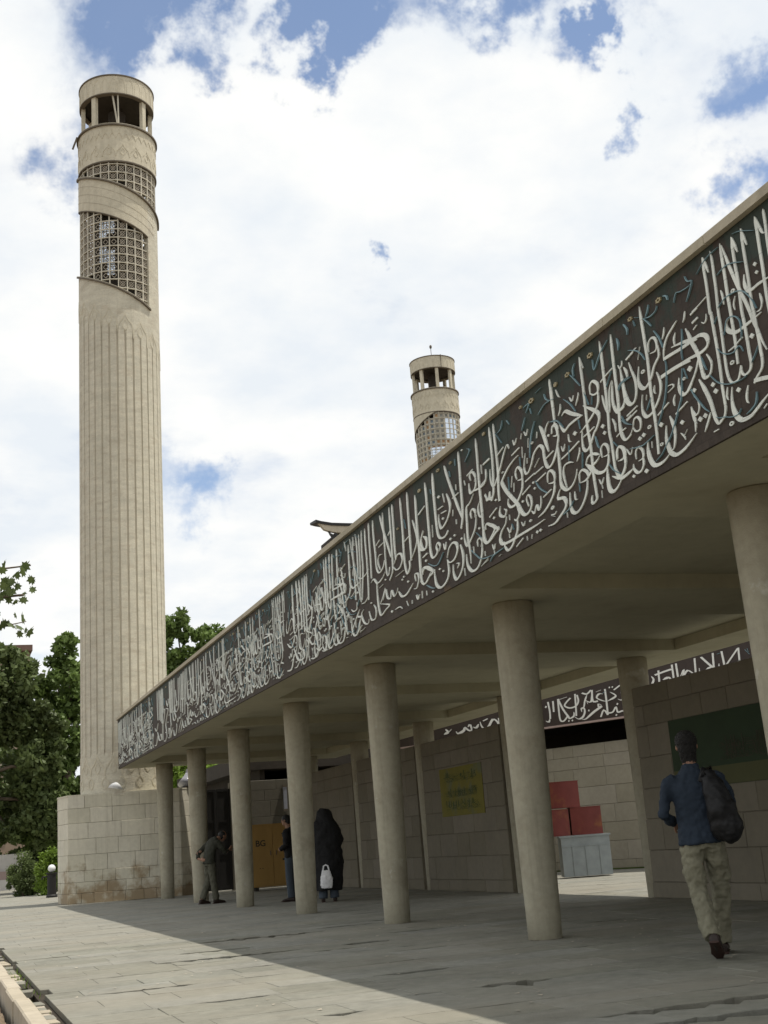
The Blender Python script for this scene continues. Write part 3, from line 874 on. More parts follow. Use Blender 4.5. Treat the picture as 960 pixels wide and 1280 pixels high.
def slab_mb(pts,z,rnd,m):
    n=len(pts); cx=sum(p[0] for p in pts)/n; cy_=sum(p[1] for p in pts)/n
    ta,tb=rnd.uniform(-.004,.004),rnd.uniform(-.005,.005)
    top=[]; rim=[]; bot=[]
    for (x,y) in pts:
        zz=z+ta*(x-cx)+tb*(y-cy_); dx,dy=cx-x,cy_-y; l=math.hypot(dx,dy)
        top.append((x+dx/l*.004,y+dy/l*.004,zz)); rim.append((x,y,zz-.004)); bot.append((x,y,z-.05))
    fs=[tuple(range(n))]
    for i in range(n):
        j=(i+1)%n; fs.append((n+i,n+j,j,i)); fs.append((2*n+i,2*n+j,n+j,n+i))
    m.add(top+rim+bot,fs)
rs=random.Random(11); rest=MB(); cnt=0
y=-6.0; row=0
while y<45:
    x=.98-(row%2)*.4+rs.uniform(-.1,.1); first=True
    while x<(26 if y>14 else 12):
        w=rs.choice((.6,.7,.8,.9,1.0)); x0=max(x,.98); x1=x+w; x+=w
        if x1-x0<.12: continue
        # courtyard and far bays reach the far wall only
        seen=(5.6<=y<18.6 and x0<.60*y+1.8 and x0>.0)
        near_full=seen and x0<XW+.2 and cnt<297
        # keep clear of the base of the plinth
        if y>34.2 and 3.2<x1 and x0<7.6: pass
        m=MB() if near_full else rest
        slab_mb(slab_poly(x0,x1,y,y+ROW,rs,seen),rs.uniform(-.0022,.0022),rs,m)
        if near_full:
            m.build('paving_slab',M['pave'],pave); cnt+=1
    y+=ROW; row+=1
rest.build('distant_paving',M['pave'],pave,kind='stuff')
fm=MB(); fm.box(.98,45,-.05,40,80,.0); fm.build('far_paving',M['pave'],pave)
dbm=MB()   # chips and litter
for q in range(260):
    xx,yy=rs.uniform(1.1,8),rs.uniform(6,20); a=rs.uniform(0,6.28); r_=rs.uniform(.006,.03); z_=.006
    dbm.add([(xx+math.cos(a+k*2.1+rs.uniform(-.3,.3))*r_,yy+math.sin(a+k*2.1)*r_,z_+rs.uniform(0,.006)) for k in range(3)],[(0,1,2)])
setp(dbm.build('debris',M['kerb']),'pale chips and litter scattered over the paving','debris',kind='stuff')
# kerb with a strip of setts beside it, a lower bed of soil to the left
kb=thing('kerb','pale stone kerb running along the left edge of the paving','kerb',(0,0,0))
y=-4.0
while y<60:
    L_=1.0; k=MB(); x0=.655+rs.uniform(-.006,.006); z=.082+rs.uniform(-.006,.004)
    k.add([(x0,y+.006,-.3),(x0+.125,y+.006,-.3),(x0+.125,y+L_-.006,-.3),(x0,y+L_-.006,-.3),
           (x0,y+.006,z-.012),(x0+.125,y+.006,z-.012),(x0+.125,y+L_-.006,z-.012),(x0,y+L_-.006,z-.012),
           (x0+.012,y+.018,z),(x0+.113,y+.018,z),(x0+.113,y+L_-.018,z),(x0+.012,y+L_-.018,z)],
          [(0,1,5,4),(1,2,6,5),(2,3,7,6),(3,0,4,7),(4,5,9,8),(5,6,10,9),(6,7,11,10),(7,4,8,11),(8,9,10,11)])
    k.build('kerbstone',M['kerb'],kb); y+=L_
y=5.0; st=thing('sett_strip','strip of small rough setts between the kerb and the paving','paving edge')
while y<26:
    L_=rs.uniform(.14,.3); k=MB()
    pts=[(.80+rs.uniform(-.01,.01),y+.012),(.925+rs.uniform(-.02,.01),y+.012+rs.uniform(-.01,.01)),(.925+rs.uniform(-.02,.01),y+L_-.012),(.80,y+L_-.012+rs.uniform(-.01,.01))]
    if rs.random()<.85: slab_mb(pts,rs.uniform(-.03,.004),rs,k); k.build('sett',M['kerb'] if rs.random()<.4 else M['pave'],st)
    y+=L_
gr=MB()   # weeds in the joint
for q in range(110):
    yy=rs.gauss(14.2,.9) if q<80 else rs.uniform(8,22); xx=rs.uniform(.79,.95); a=rs.uniform(0,6.28); h_=rs.uniform(.01,.035); w_=.005
    dx,dy=math.cos(a)*w_,math.sin(a)*w_; lx,ly=rs.uniform(-.03,.03),rs.uniform(-.03,.03)
    gr.add([(xx-dx,yy-dy,-.03),(xx+dx,yy+dy,-.03),(xx+lx,yy+ly,h_)],[(0,1,2)])
setp(gr.build('weeds',M['leafbright']),'low green weeds growing in the joint beside the kerb','weeds',kind='stuff')
# ---------------------------------------------------------------- the colonnade
def stone_piece(mb,P,u,n,x0,x1,z0,z1,proud=.012,back=.05,g=.0025,ch=.008):
    """one squared block on a face: P origin, u along, n outward"""
    u=Vector(u); n=Vector(n); z=Vector((0,0,1)); P=Vector(P)
    def q(a,b,d): return P+u*a+z*b+n*d
    A=[q(x0+g,z0+g,-back),q(x1-g,z0+g,-back),q(x1-g,z1-g,-back),q(x0+g,z1-g,-back)]
    B=[q(x0+g,z0+g,proud-ch),q(x1-g,z0+g,proud-ch),q(x1-g,z1-g,proud-ch),q(x0+g,z1-g,proud-ch)]
    D=[q(x0+g+ch,z0+g+ch,proud),q(x1-g-ch,z0+g+ch,proud),q(x1-g-ch,z1-g-ch,proud),q(x0+g+ch,z1-g-ch,proud)]
    f=[(8,9,10,11)]
    for i in range(4):
        j=(i+1)%4; f.append((i,j,4+j,4+i)); f.append((4+i,4+j,8+j,8+i))
    mb.add(A+B+D,f)
def face_stones(parent,P,u,n,length,zs,lens,m,rnd,name='stone'):
    for r,(z0,z1) in enumerate(zip(zs[:-1],zs[1:])):
        x=0; first=True
        while x<length-1e-3:
            w=rnd.choice(lens)*(.5 if (first and r%2) else 1); first=False
            x1=x+w
            if length-x1<min(lens)*.45: x1=length
            b=MB(); stone_piece(b,P,u,n,x,x1,z0,z1,.012+rnd.uniform(-.003,.004)); b.build(name,m,parent); x=x1
can=thing('colonnade','long flat roofed colonnade with tapering columns and a calligraphy fascia','colonnade',(XC,Y0,0))
def pc(mb,name,m,smooth=False,**k):   # part of the colonnade, kept in world measures
    o=mb.build(name,m,None,smooth,**k); o.parent=can; o.matrix_parent_inverse=Matrix.Translation((-XC,-Y0,0)); return o
def column_mesh(r0,r1,h):
    b=MB(); prof=[]; n=10
    for i in range(n+1):
        t=i/n; prof.append((r0+(r1-r0)*t,h*t))
    prof=[(r0-.006,0),(r0,.006)]+prof[1:-1]+[(r1,h-.012),(r1-.02,h)]
    b.lathe(prof,(0,0,0),40); return b.mesh('column')
cm=column_mesh(.174,.226,H); cm.materials.append(M['column']); cm.polygons.foreach_set('use_smooth',[True]*len(cm.polygons))
cols=[]
for k in range(-3,6):
    o=bpy.data.objects.new('column',cm); C.objects.link(o); o.location=(XC,Y0+SP*k,0); o.parent=can; o.matrix_parent_inverse=Matrix.Translation((-XC,-Y0,0)); o['label']='tapering round front column of the colonnade'; cols.append(o)
for k in range(-3,6):
    o=bpy.data.objects.new('column',cm); C.objects.link(o); o.location=(XW,Y0+SP*k,0); o.parent=can; o.matrix_parent_inverse=Matrix.Translation((-XC,-Y0,0)); o['label']='tapering round back column on the line of the poster walls'
# roof: solid slab with a coffer in every bay; bands and cross beams hang level with H
CD=.115; X1,X2=5.41,10.28
b=MB(); b.box(XF+.03,YN,H+CD+.045,XB-.03,YE-.04,ZT-.10); pc(b,'roof_slab',M['soffit'])
b=MB(); b.box(XF+.026,YN,H,X1,YE,H+CD+.04); pc(b,'edge_beam',M['soffit'])
b=MB(); b.box(X2,YN,H,XB,YE-.002,H+CD+.042); pc(b,'edge_beam',M['soffit'])
for k in range(-4,6):
    yb=Y0+SP*k
    y0,y1=yb-.79,yb+.79
    if k==5: y1=YE-.003
    b=MB(); b.box(X1+.001,y0,H+.0015,X2-.001,y1,H+CD+.045); pc(b,'cross_beam',M['soffit'])
# courtyard side face and end faces of the roof
b=MB(); b.box(XB-.028,YN+.01,H+CD+.05,XB+.01,YE-.02,ZT-.08); pc(b,'back_fascia',M['soffit'])
b=MB(); b.box(XF+.05,YE+.003,H+.004,XB-.05,YE+.03,ZT-.06); pc(b,'end_fascia',M['coping'])
# tiled fascia in panels
y=YN; PW=2.21
while y<YE-.01:
    y1=min(y+PW,YE); b=MB(); b.box(XF,y+.0015,H-.006,XF+.025,y1-.0015,ZT-.065); pc(b,'fascia_panel',M['fascia']); y=y1
y=YN+.6; CW=1.38
b0=MB()
while y<YE+.04:
    y1=min(y+CW,YE+.05); b=MB(); dz=rs.uniform(-.002,.002); x0=XF-.045
    b.add([(x0,y+.004,ZT-.062+dz),(XB+.04,y+.004,ZT-.062+dz),(XB+.04,y1-.004,ZT-.062+dz),(x0,y1-.004,ZT-.062+dz),
           (x0,y+.004,ZT+.004+dz),(XB+.04,y+.004,ZT+.004+dz),(XB+.04,y1-.004,ZT+.004+dz),(x0,y1-.004,ZT+.004+dz),
           (x0+.012,y+.01,ZT+.014+dz),(XB+.03,y+.01,ZT+.014+dz),(XB+.03,y1-.01,ZT+.014+dz),(x0+.012,y1-.01,ZT+.014+dz)],
          [(0,3,2,1),(0,1,5,4),(1,2,6,5),(2,3,7,6),(3,0,4,7),(4,5,9,8),(5,6,10,9),(6,7,11,10),(7,4,8,11),(8,9,10,11)])
    pc(b,'coping_stone',M['coping']); y=y1
# ---- calligraphy: strokes traced in the plane of the fascia (millimetres along y and up z)
def catmull(P,n=4):
    if len(P)<3: return list(P)
    out=[]; Q=[P[0]]+list(P)+[P[-1]]
    for i in range(1,len(Q)-2):
        p0,p1,p2,p3=Q[i-1],Q[i],Q[i+1],Q[i+2]
        for j in range(n):
            t=j/n; out.append(tuple(.5*((2*p1[c])+(-p0[c]+p2[c])*t+(2*p0[c]-5*p1[c]+4*p2[c]-p3[c])*t*t+(-p0[c]+3*p1[c]-3*p2[c]+p3[c])*t**3) for c in (0,1)))
    out.append(tuple(P[-1])); return out
def wprof(t,s):
    if t=='a': return min(1,.12+s/.07)*(1-.25*max(0,(s-.8)/.2))
    if t=='c': return .26+.78*min(1,s/.2,(1-s)/.28)
    if t in'tb': return .35+.7*min(1,s/.3,(1-s)/.3)
    return 1
class Script:
    """collects ribbons; fn maps (along, up, proud) to a point; all ribbons get depth and slightly different heights"""
    def __init__(s,fn,thick=.010): s.fn=fn; s.mb={}; s.i=0; s.th=thick
    def poly(s,key,L_,Rr,closed=False):
        s.i+=1; mb=s.mb.setdefault(key,MB()); h0=s.th+(s.i%611)*1.1e-5; n=len(L_); vs=[]
        for i in range(n):
            h=h0+i*2.2e-7*0+i*1e-6
            vs+= [s.fn(*L_[i],0),s.fn(*L_[i],h),s.fn(*Rr[i],h),s.fn(*Rr[i],0)]
        fs=[]; m=n if closed else n-1
        for i in range(m):
            a=4*i; c=4*((i+1)%n)
            fs+=[(a+1,a+2,c+2,c+1),(a,a+1,c+1,c),(a+2,a+3,c+3,c+2)]
        if not closed: fs+=[(0,3,2,1),(4*n-4,4*n-3,4*n-2,4*n-1)]
        mb.add(vs,fs)
    def stroke(s,t,wy,wz,P,key):
        if t=='d':
            (a,z)=P[0]; v=[(a,z+wz*1.15),(a+wy*1.0,z+wz*.25),(a,z-wz*1.15),(a-wy*1.0,z-wz*.25)]
            mb=s.mb.setdefault(key,MB()); s.i+=1; h=s.th+(s.i%611)*1.1e-5
            mb.add([s.fn(*q,h) for q in v]+[s.fn(*q,0) for q in v],[(0,1,2,3)]+[(4+i,4+(i+1)%4,(i+1)%4,i) for i in range(4)]); return
        if t in 'of':
            a,z=P[0]; n=12; Lo=[];Li=[]
            for k in range(n):
                q=2*math.pi*k/n; f=1 if t=='o' else (1.0 if k%2 else .72); g=.45 if t=='o' else .40
                Lo.append((a+wy*f*math.cos(q),z+wz*f*math.sin(q))); Li.append((a+wy*g*math.cos(q),z+wz*g*math.sin(q)))
            s.poly(key,Lo,Li,True); return
        Q=catmull(P); n=len(Q); d=[0]
        for i in range(1,n): d.append(d[-1]+math.hypot(Q[i][0]-Q[i-1][0],Q[i][1]-Q[i-1][1]))
        T=d[-1] or 1; L_=[];Rr=[]
        for i in range(n):
            p=Q[max(0,i-1)]; q=Q[min(n-1,i+1)]; ty,tz=q[0]-p[0],q[1]-p[1]; l=math.hypot(ty,tz) or 1; ny,nz=-tz/l,ty/l
            hw=.5*math.hypot(ny*wy,nz*wz)*wprof(t,d[i]/T)*((1.12-.50*((tz-ty)/l*.7071)**2) if t=='c' else 1); L_.append((Q[i][0]+ny*hw,Q[i][1]+nz*hw)); Rr.append((Q[i][0]-ny*hw,Q[i][1]-nz*hw))
        s.poly(key,L_,Rr)
    def build(s,names,make):
        for k,mb in s.mb.items(): make(mb,*names[k])
def parse(txt):
    out=[]
    for line in txt.split('\n'):
        line=line.strip()
        if not line or line[0]=='@': continue
        h,p=line.split(';'); t=h[0]; wy,wz=map(float,h[1:].split(','))
        out.append((t,wy/1000,wz/1000,[tuple(float(v)/1000 for v in q.split(',')) for q in p.split()]))
    return out
S1=parse(INSCR)
key=lambda t:{'b':'v','f':'g'}.get(t,'l')
near=[]
sc1=Script(lambda y,z,h:(XF-h,y,z))
for (t,wy,wz,P) in S1:
    ym=sum(p[0] for p in P)/len(P)
    far=ym>12.6
    for sh in (-13.3,0,11.65,21.0):
        if sh==-13.3 and (ym<12.4+0 or ym>19): 
            if not (5.8<ym<12.6): continue
            # nearer, out of frame, the text goes on
        if sh==-13.3: s_=-6.9
        else: s_=sh
        if s_==11.65 and ym+s_<17.2: continue
        if s_==21.0 and (ym+s_<29.3 or ym>14.3): continue
        if s_==-6.9 and ym+s_>5.75: continue
        if s_==11.65 and ym+s_>29.2: continue
        Q=[(p[0]+s_,min(max(p[1],H+.03),ZT-.09)) for p in P]
        if max(q[0] for q in Q)>YE-.06: continue
        k_=.82 if t in 'akc' else (.7 if t=='b' else .9)
        if ym>13 or s_>0: k_*=.80
        if s_==0: near.append((t,wy*k_,wz*k_,Q))
        else: sc1.stroke(t,wy*k_,wz*k_,Q,key(t))
for (t,wy,wz,P) in S1:
    ym=sum(p[0] for p in P)/len(P); zm=sum(p[1] for p in P)/len(P)
    if t in 'tdkbc' and 6<ym<9.3 and (t!='c' or zm<4.3): sc1.stroke(t,wy*.62,wz*.66,[(p[0]+8.0,min(max(p[1],H+.03),ZT-.09)) for p in P],key(t))
nm={'l':('inscription',M['letter']),'v':('vine_ornament',M['vine']),'g':('flower_ornament',M['gold'])}
sc1.build(nm,lambda mb,n,m:pc(mb,n,m,kind='stuff'))
near.sort(key=lambda q:(q[0] in 'bf',sum(p[0] for p in q[3])/len(q[3])))
i_=0
for (t,wy,wz,Q) in near:      # each stroke of the readable stretch is a piece of its own
    sk=Script(lambda y,z,h:(XF-h,y,z),.008+i_*1.3e-5); i_+=1
    sk.stroke(t,wy,wz,Q,key(t)); sk.build({'l':('letter_stroke',M['letter']),'v':('vine_tendril',M['vine']),'g':('flower',M['gold'])},lambda mb,n,m:pc(mb,n,m))
# ---------------------------------------------------------------- poster walls between the back columns
rw=random.Random(5)
ZC=[0,.22,.66,1.10,1.53,1.97,2.42,2.72,3.0]
wl=['stone block wall at the right edge behind the walking man and the green banner','stone block wall carrying the small yellow poster','stone block wall behind the fourth front column from the right, left of the yellow poster','dim stone block wall behind the person in the black cloak','stone block wall at the right end, outside the nearest bay']
walls={}
for (k,lab) in ((0,wl[0]),(2,wl[1]),(3,wl[2]),(4,wl[3]),(-1,wl[4]),(-2,None)):
    if lab is None: continue
    ya=Y0+SP*k+.27; yb=Y0+SP*(k+1)-.0
    t=thing('stone_wall',lab,'wall',(XW-.1,(ya+yb)/2,0),0,'walls between the back columns'); walls[k]=t
    def pw(o): o.parent=t; o.matrix_parent_inverse=Matrix.Translation(-Vector(t.location)); return o
    b=MB(); b.box(XW-.135,ya+.006,0,XW+.10,yb-.006,2.995); pw(b.build('core',M['mortar']))
    z0=len(C.objects)
    holder=[]
    for r,(za,zb) in enumerate(zip(ZC[:-1],ZC[1:])):
        x=0; first=True; Lw=yb-ya
        while x<Lw-1e-3:
            w=rw.choice((.6,.75,.9,1.05))*(.6 if first and r%2 else 1); first=False; x1=x+w
            if Lw-x1<.35: x1=Lw
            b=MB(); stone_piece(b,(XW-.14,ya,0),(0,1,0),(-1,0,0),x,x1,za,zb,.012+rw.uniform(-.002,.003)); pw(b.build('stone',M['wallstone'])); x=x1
XP=XW-.157
def flat_panel(name,label,cat,y0,y1,z0,z1,bands,mats,group=None):
    t=thing(name,label,cat,(XP,(y0+y1)/2,z0),0,group)
    def pp(o): o.parent=t; o.matrix_parent_inverse=Matrix.Translation(-Vector(t.location)); return o
    b=MB(); b.box(XP-.008,y0,z0,XP,y1,z1); pp(b.build('sheet',mats[0]))
    if len(mats)>1:
        b=MB(); b.box(XP-.0105,y0+.004,z0+.004,XP-.0085,y1-.004,z0+(z1-z0)*bands); pp(b.build('lower_band',mats[1]))
    return t,pp
def writing(t,pp,y0,y1,z0,z1,src,m,name='printed_text',flip=False):
    a0,a1=src; S=[s for s in S1 if a0<sum(p[0] for p in s[3])/len(s[3])<a1 and s[0] in'acktd' and min(p[1] for p in s[3])>3.5]
    ky=(y1-y0)/(a1-a0); kz=(z1-z0)/1.25
    sk=Script(lambda y,z,h:(XP-.0108-h*.12,y,z),.004)
    for (tt,wy,wz,P) in S: sk.stroke(tt,wy*ky*1.3,wz*kz*1.3,[(y0+(p[0]-a0)*ky,z0+(p[1]-3.5)*kz) for p in P],'l')
    sk.build({'l':(name,m)},lambda mb,n,mm:pp(mb.build(n,mm)))
pt,pp=flat_panel('poster','small yellow paper poster with dark script on the shaded block wall','poster',22.12,24.25,1.44,2.38,.5,[M['yellow']])
for (za,zb,s0) in ((2.10,2.30,(8.0,10.2)),(1.80,1.98,(6.0,9.4)),(1.55,1.75,(9.5,12.8))): writing(pt,pp,22.4,24.0,za,zb,s0,M['faint'])
pt,pp=flat_panel('banner','large dark green banner with mustard lower edge behind the walking man','banner',12.9,15.5,1.47,2.42,.26,[M['green'],M['mustard']])
writing(pt,pp,13.3,14.3,1.78,2.1,(6.0,8.6),M['print'])
# ---------------------------------------------------------------- tower plinth, end wall and gate
plan=[(3.75,38.0),(3.42,37.2),(3.60,36.2),(6.55,35.42),(7.25,36.0),(7.25,38.6),(4.6,39.2)]
pl=thing('tower_plinth','pale block plinth with brown damp stains under the tall near minaret','plinth',(5.3,37,0))
def pq(o): o.parent=pl; o.matrix_parent_inverse=Matrix.Translation((-5.3,-37,0)); return o
HP=2.86
zs=[0,.27,.56,.86,1.28,1.70,2.12,2.52,HP-.0]
core=[]; 
cx=sum(p[0] for p in plan)/len(plan); cyy=sum(p[1] for p in plan)/len(plan)
def inset(p,d): v=Vector((cx-p[0],cyy-p[1])).normalized(); return (p[0]+v.x*d,p[1]+v.y*d)
b=MB(); pin=[inset(p,.03) for p in plan]; n=len(pin)
b.add([(x,y,0) for x,y in pin]+[(x,y,HP-.02) for x,y in pin],[tuple(range(n,2*n))]+[(i,(i+1)%n,n+(i+1)%n,n+i) for i in range(n)]); pq(b.build('core',M['mortar']))
b=MB(); pe=[inset(p,-.02) for p in plan]
b.add([(x,y,HP-.015) for x,y in pe]+[(x,y,HP+.03) for x,y in pe],[tuple(range(n,2*n)),tuple(range(n-1,-1,-1))]+[(i,(i+1)%n,n+(i+1)%n,n+i) for i in range(n)]); pq(b.build('top_slab',M['plinth']))
rp=random.Random(9)
for i in range(n):
    a=Vector((*plan[i],0)); c=Vector((*plan[(i+1)%n],0)); u=(c-a); L_=u.length; u/=L_; nn=Vector((u.y,-u.x,0))
    if (Vector((cx,cyy,0))-a).dot(nn)>0: nn=-nn
    for r,(za,zb) in enumerate(zip(zs[:-1],zs[1:])):
        x=0; first=True; lens=(.34,.42,.5) if r<3 else (.6,.75,.9)
        while x<L_-1e-3:
            w=rp.choice(lens)*(.6 if first and r%2 else 1); first=False; x1=x+w
            if L_-x1<.25: x1=L_
            b=MB(); stone_piece(b,a,u,nn,x,x1,za,zb,.010+rp.uniform(-.004,.005),.03,.003,.006); pq(b.build('stone',M['plinth'])); x=x1
# floodlights standing on the plinth
def floodlight(x,y,z,lab,m):
    t=thing('floodlight',lab,'floodlight',(x,y,z),.3); t.scale=(1.3,1.3,1.3)
    b=MB(); b.tube([(0,0,0),(0,0,.06)],.05); b.build('foot',M['ledge'],t)
    b=MB(); b.tube([(.05,.04,.33),(.04,.03,.27),(.0,.0,.16),(-.05,-.03,.045)],[.045,.075,.13,.18],16,ref=(0,1,0)); b.build('reflector_shade',m,t,True)
    b=MB(); b.tube([(.05,.04,.331),(.06,.05,.40)],[.05,.04],10,ref=(0,1,0)); b.build('lamp_holder',M['greyglass'],t)
floodlight(4.92,36.0,HP+.03,'white cone floodlight on the plinth at the foot of the near minaret',M['whitepaint'])
floodlight(6.85,35.85,HP+.03,'grey floodlight on the plinth corner behind the two far columns',M['greyglass'])
# end wall closing the colonnade, with a black gate
ew=thing('end_wall','dim stone block wall closing the far end of the colonnade','wall',(9.6,36,0))
def pe_(o): o.parent=ew; o.matrix_parent_inverse=Matrix.Translation((-9.6,-36,0)); return o
b=MB(); b.box(8.12,36.06,0,12.0,36.3,2.98); pe_(b.build('core',M['mortar']))
for r,(za,zb) in enumerate(zip(ZC[:-1],ZC[1:])):
    x=0; first=True
    while x<3.88-1e-3:
        w=rp.choice((.6,.8,1.0))*(.6 if first and r%2 else 1); first=False; x1=x+w
        if 3.88-x1<.35: x1=3.88
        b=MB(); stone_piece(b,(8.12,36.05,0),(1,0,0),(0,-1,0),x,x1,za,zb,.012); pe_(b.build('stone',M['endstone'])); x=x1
gt=thing('gate','tall black metal gate beside the plinth','gate',(7.7,36.1,0))
for (x0,x1) in ((-.43,-.005),(.005,.41)):
    b=MB(); b.box(x0,0,.04,x1,.04,2.82); lf=b.build('gate_leaf',M['gatem'],gt)
    b=MB()
    for z in (.1,1.0,1.9,2.75): b.box(x0,-.02,z,x1,-.001,z+.05)
    for x in (x0+.002,x1-.05): b.box(x,-.024,.04,x+.048,-.0015,2.82)
    b.build('gate_rail',M['gatem'],lf)
wlm=thing('wall_lamp','slim grey wall lamp fixed high on the dim end wall','wall lamp',(9.72,36.03,2.15))
b=MB(); b.box(-.05,-.09,0,.05,-.03,.62); b.build('lamp_tube',M['greyglass'],wlm)
b=MB(); b.box(-.065,-.10,.621,.065,.0,.68); b.box(-.065,-.10,-.06,.065,.0,-.001); b.build('end_cap',M['ledge'],wlm)
# dark building beyond the end wall (its roof edge shows over the wall)
db=thing('annex_building','dark flat roofed building behind the end wall','building',(12,42,0))
b=MB(); b.box(-2.9,-4.5,0,6,5,3.05); b.build('wall',M['dark'],db)
b=MB(); b.box(-3.3,-5.3,3.35,6.5,5.5,3.8); b.build('roof',M['dark'],db)
b=MB()
for q in range(5): b.box(-2.8+q*2.2,-5.2,3.061,-2.65+q*2.2,5,3.349)
b.build('roof_beam',M['dark'],db)
b=MB(); b.box(-2.8,-4.4,3.051,5.9,4.9,3.06); b.build('wall_plate',M['dark'],db)
# wooden cabinet
cb=thing('cabinet','ochre plywood cabinet with dark print against the far end of the passage','cabinet',(8.70,33.75,.0),-.05)
b=MB(); b.box(-.62,-.02,.10,.62,.45,1.72); b.build('carcass',M['wood'],cb)
for s_ in (0,1):
    b=MB(); b.box(-.60+s_*.605,-.045,.14,-.005+s_*.605,-.0205,1.68); dd=b.build('door',M['wood'],cb)
    b=MB(); b.box(-.08+s_*.16,-.06,.9,-.06+s_*.16,-.0455,1.02); b.build('handle',M['ledge'],dd)
for x in (-.5,.42):
    b=MB(); b.box(x,.02,0,x+.09,.4,.099); b.build('foot',M['dark'],cb)
def glyphs(parent,txt,size,loc,m,name='printed_text'):
    cu=bpy.data.curves.new('txt','FONT'); cu.body=txt; cu.size=size; cu.extrude=.001; cu.align_x='CENTER'; cu.offset=.006*size/.3
    o=bpy.data.objects.new('txt',cu); C.objects.link(o); dg=bpy.context.evaluated_depsgraph_get(); me=bpy.data.meshes.new_from_object(o.evaluated_get(dg)); bpy.data.objects.remove(o)
    q=link(name,me,m,parent); q.location=loc; q.rotation_euler=(R(90),0,0); return q
glyphs(cb,'BG',.22,(-.33,-.047,1.15),M['print'])
glyphs(cb,'- -',.12,(-.33,-.047,.55),M['print'])
b=MB(); b.box(.25,-.05,1.42,.5,-.0455,1.46); b.box(.25,-.05,.75,.45,-.0455,.80); b.build('label_strip',M['print'],cb)
# ---------------------------------------------------------------- courtyard beyond: oblique wing with its own frieze
A=Vector((14.437,28.233,0)); U=Vector((.45243,-.8918,0)); NN=Vector((-.8918,-.45243,0))
def onl(x,off=0): t=(x-A.x)/U.x; return A+U*t+NN*off
cw=thing('courtyard_wing','oblique courtyard wing with white lettering on a dark maroon frieze','building',tuple(onl(15)))
def pcw(o): o.parent=cw; o.matrix_parent_inverse=Matrix.Translation(-onl(15)); return o
e0,e1=onl(11.9),onl(22.5)
def wedge(mb,p,q,d0,d1,z0,z1):
    a,c=p+NN*d0,q+NN*d0; e,f=q+NN*d1,p+NN*d1
    mb.add([(v.x,v.y,z0) for v in (a,c,e,f)]+[(v.x,v.y,z1) for v in (a,c,e,f)],[(0,1,2,3),(7,6,5,4),(0,4,5,1),(1,5,6,2),(2,6,7,3),(3,7,4,0)])
b=MB(); wedge(b,e0,e1,0,-.12,3.47,4.85); pcw(b.build('frieze_board',M['courtfascia']))
b=MB(); wedge(b,e0,e1,.012,-.125,3.455,3.50); pcw(b.build('frieze_border',M['pink']))
b=MB(); wedge(b,e0,e1,.05,-8,4.851,4.93); pcw(b.build('coping',M['coping']))
b=MB(); wedge(b,e0,e1,-.13,-7.9,3.6,4.84); pcw(b.build('roof_slab',M['dark']))
b=MB(); wedge(b,e0,e1,-4.0,-4.2,0,3.59); pcw(b.build('dark_backdrop_wall',M['dark']))  # dark sheet standing in for the deep shade under the wing
S2=parse(INSCR2)
cnt2=[0]
def put2(sh,rng):
    for (t,wy,wz,P) in S2:
        xm=sum(p[0] for p in P)/len(P)
        if rng and not(rng[0]<xm<rng[1]): continue
        sk=Script(lambda x,z,h:tuple(onl(x)+NN*h+Vector((0,0,z))),.012+cnt2[0]*2e-5); cnt2[0]+=1
        sk.stroke(t,wy*1.1,wz*1.05,[(p[0]+sh,p[1]) for p in P],'v' if t=='b' else 'l')
        sk.build({'l':('letter_stroke',M['courtletter']),'v':('vine_tendril',M['vine'])},lambda mb,n_,m:pcw(mb.build(n_,m)))
put2(0,None); put2(2.7,(14.4,15.6)); put2(4.1,(14.4,15.6)); put2(-1.9,(13.9,15.5) ) if False else None

# pale block wall standing under the wing
yw=thing('courtyard_wall','pale block wall across the sunlit courtyard, under the oblique frieze','wall',tuple(onl(15,-.55)))
def pyw(o): o.parent=yw; o.matrix_parent_inverse=Matrix.Translation(-onl(15,-.55)); return o
w0,w1=onl(11.9,-.55),onl(22.0,-.55); Lw=(w1-w0).length
b=MB(); wedge(b,w0,w1,-.02,-.25,0,2.94); pyw(b.build('core',M['mortar']))
for r,(za,zb) in enumerate(zip(ZC[:-1],ZC[1:])):
    x=0; first=True
    while x<Lw*.72-1e-3:
        w=rp.choice((.6,.75,.95,1.1))*(.6 if first and r%2 else 1); first=False; x1=x+w
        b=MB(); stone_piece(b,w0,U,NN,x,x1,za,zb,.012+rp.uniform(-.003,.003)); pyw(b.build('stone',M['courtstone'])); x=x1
b=MB(); wedge(b,w0,w1,.06,-.0,-.0,.035); pyw(b.build('base_strip',M['leafdark']))
wbx=thing('white_box','small white box lying on top of the courtyard wall under the frieze','box',tuple(onl(15.75,-.68)+Vector((0,0,2.94))),-1.1)
b=MB(); b.box(-.24,-.10,0,.24,.10,.13); b.build('body',M['whitepaint'],wbx)
b=MB(); b.box(-.245,-.105,.131,.245,.105,.15); b.build('lid',M['zinc'],wbx)
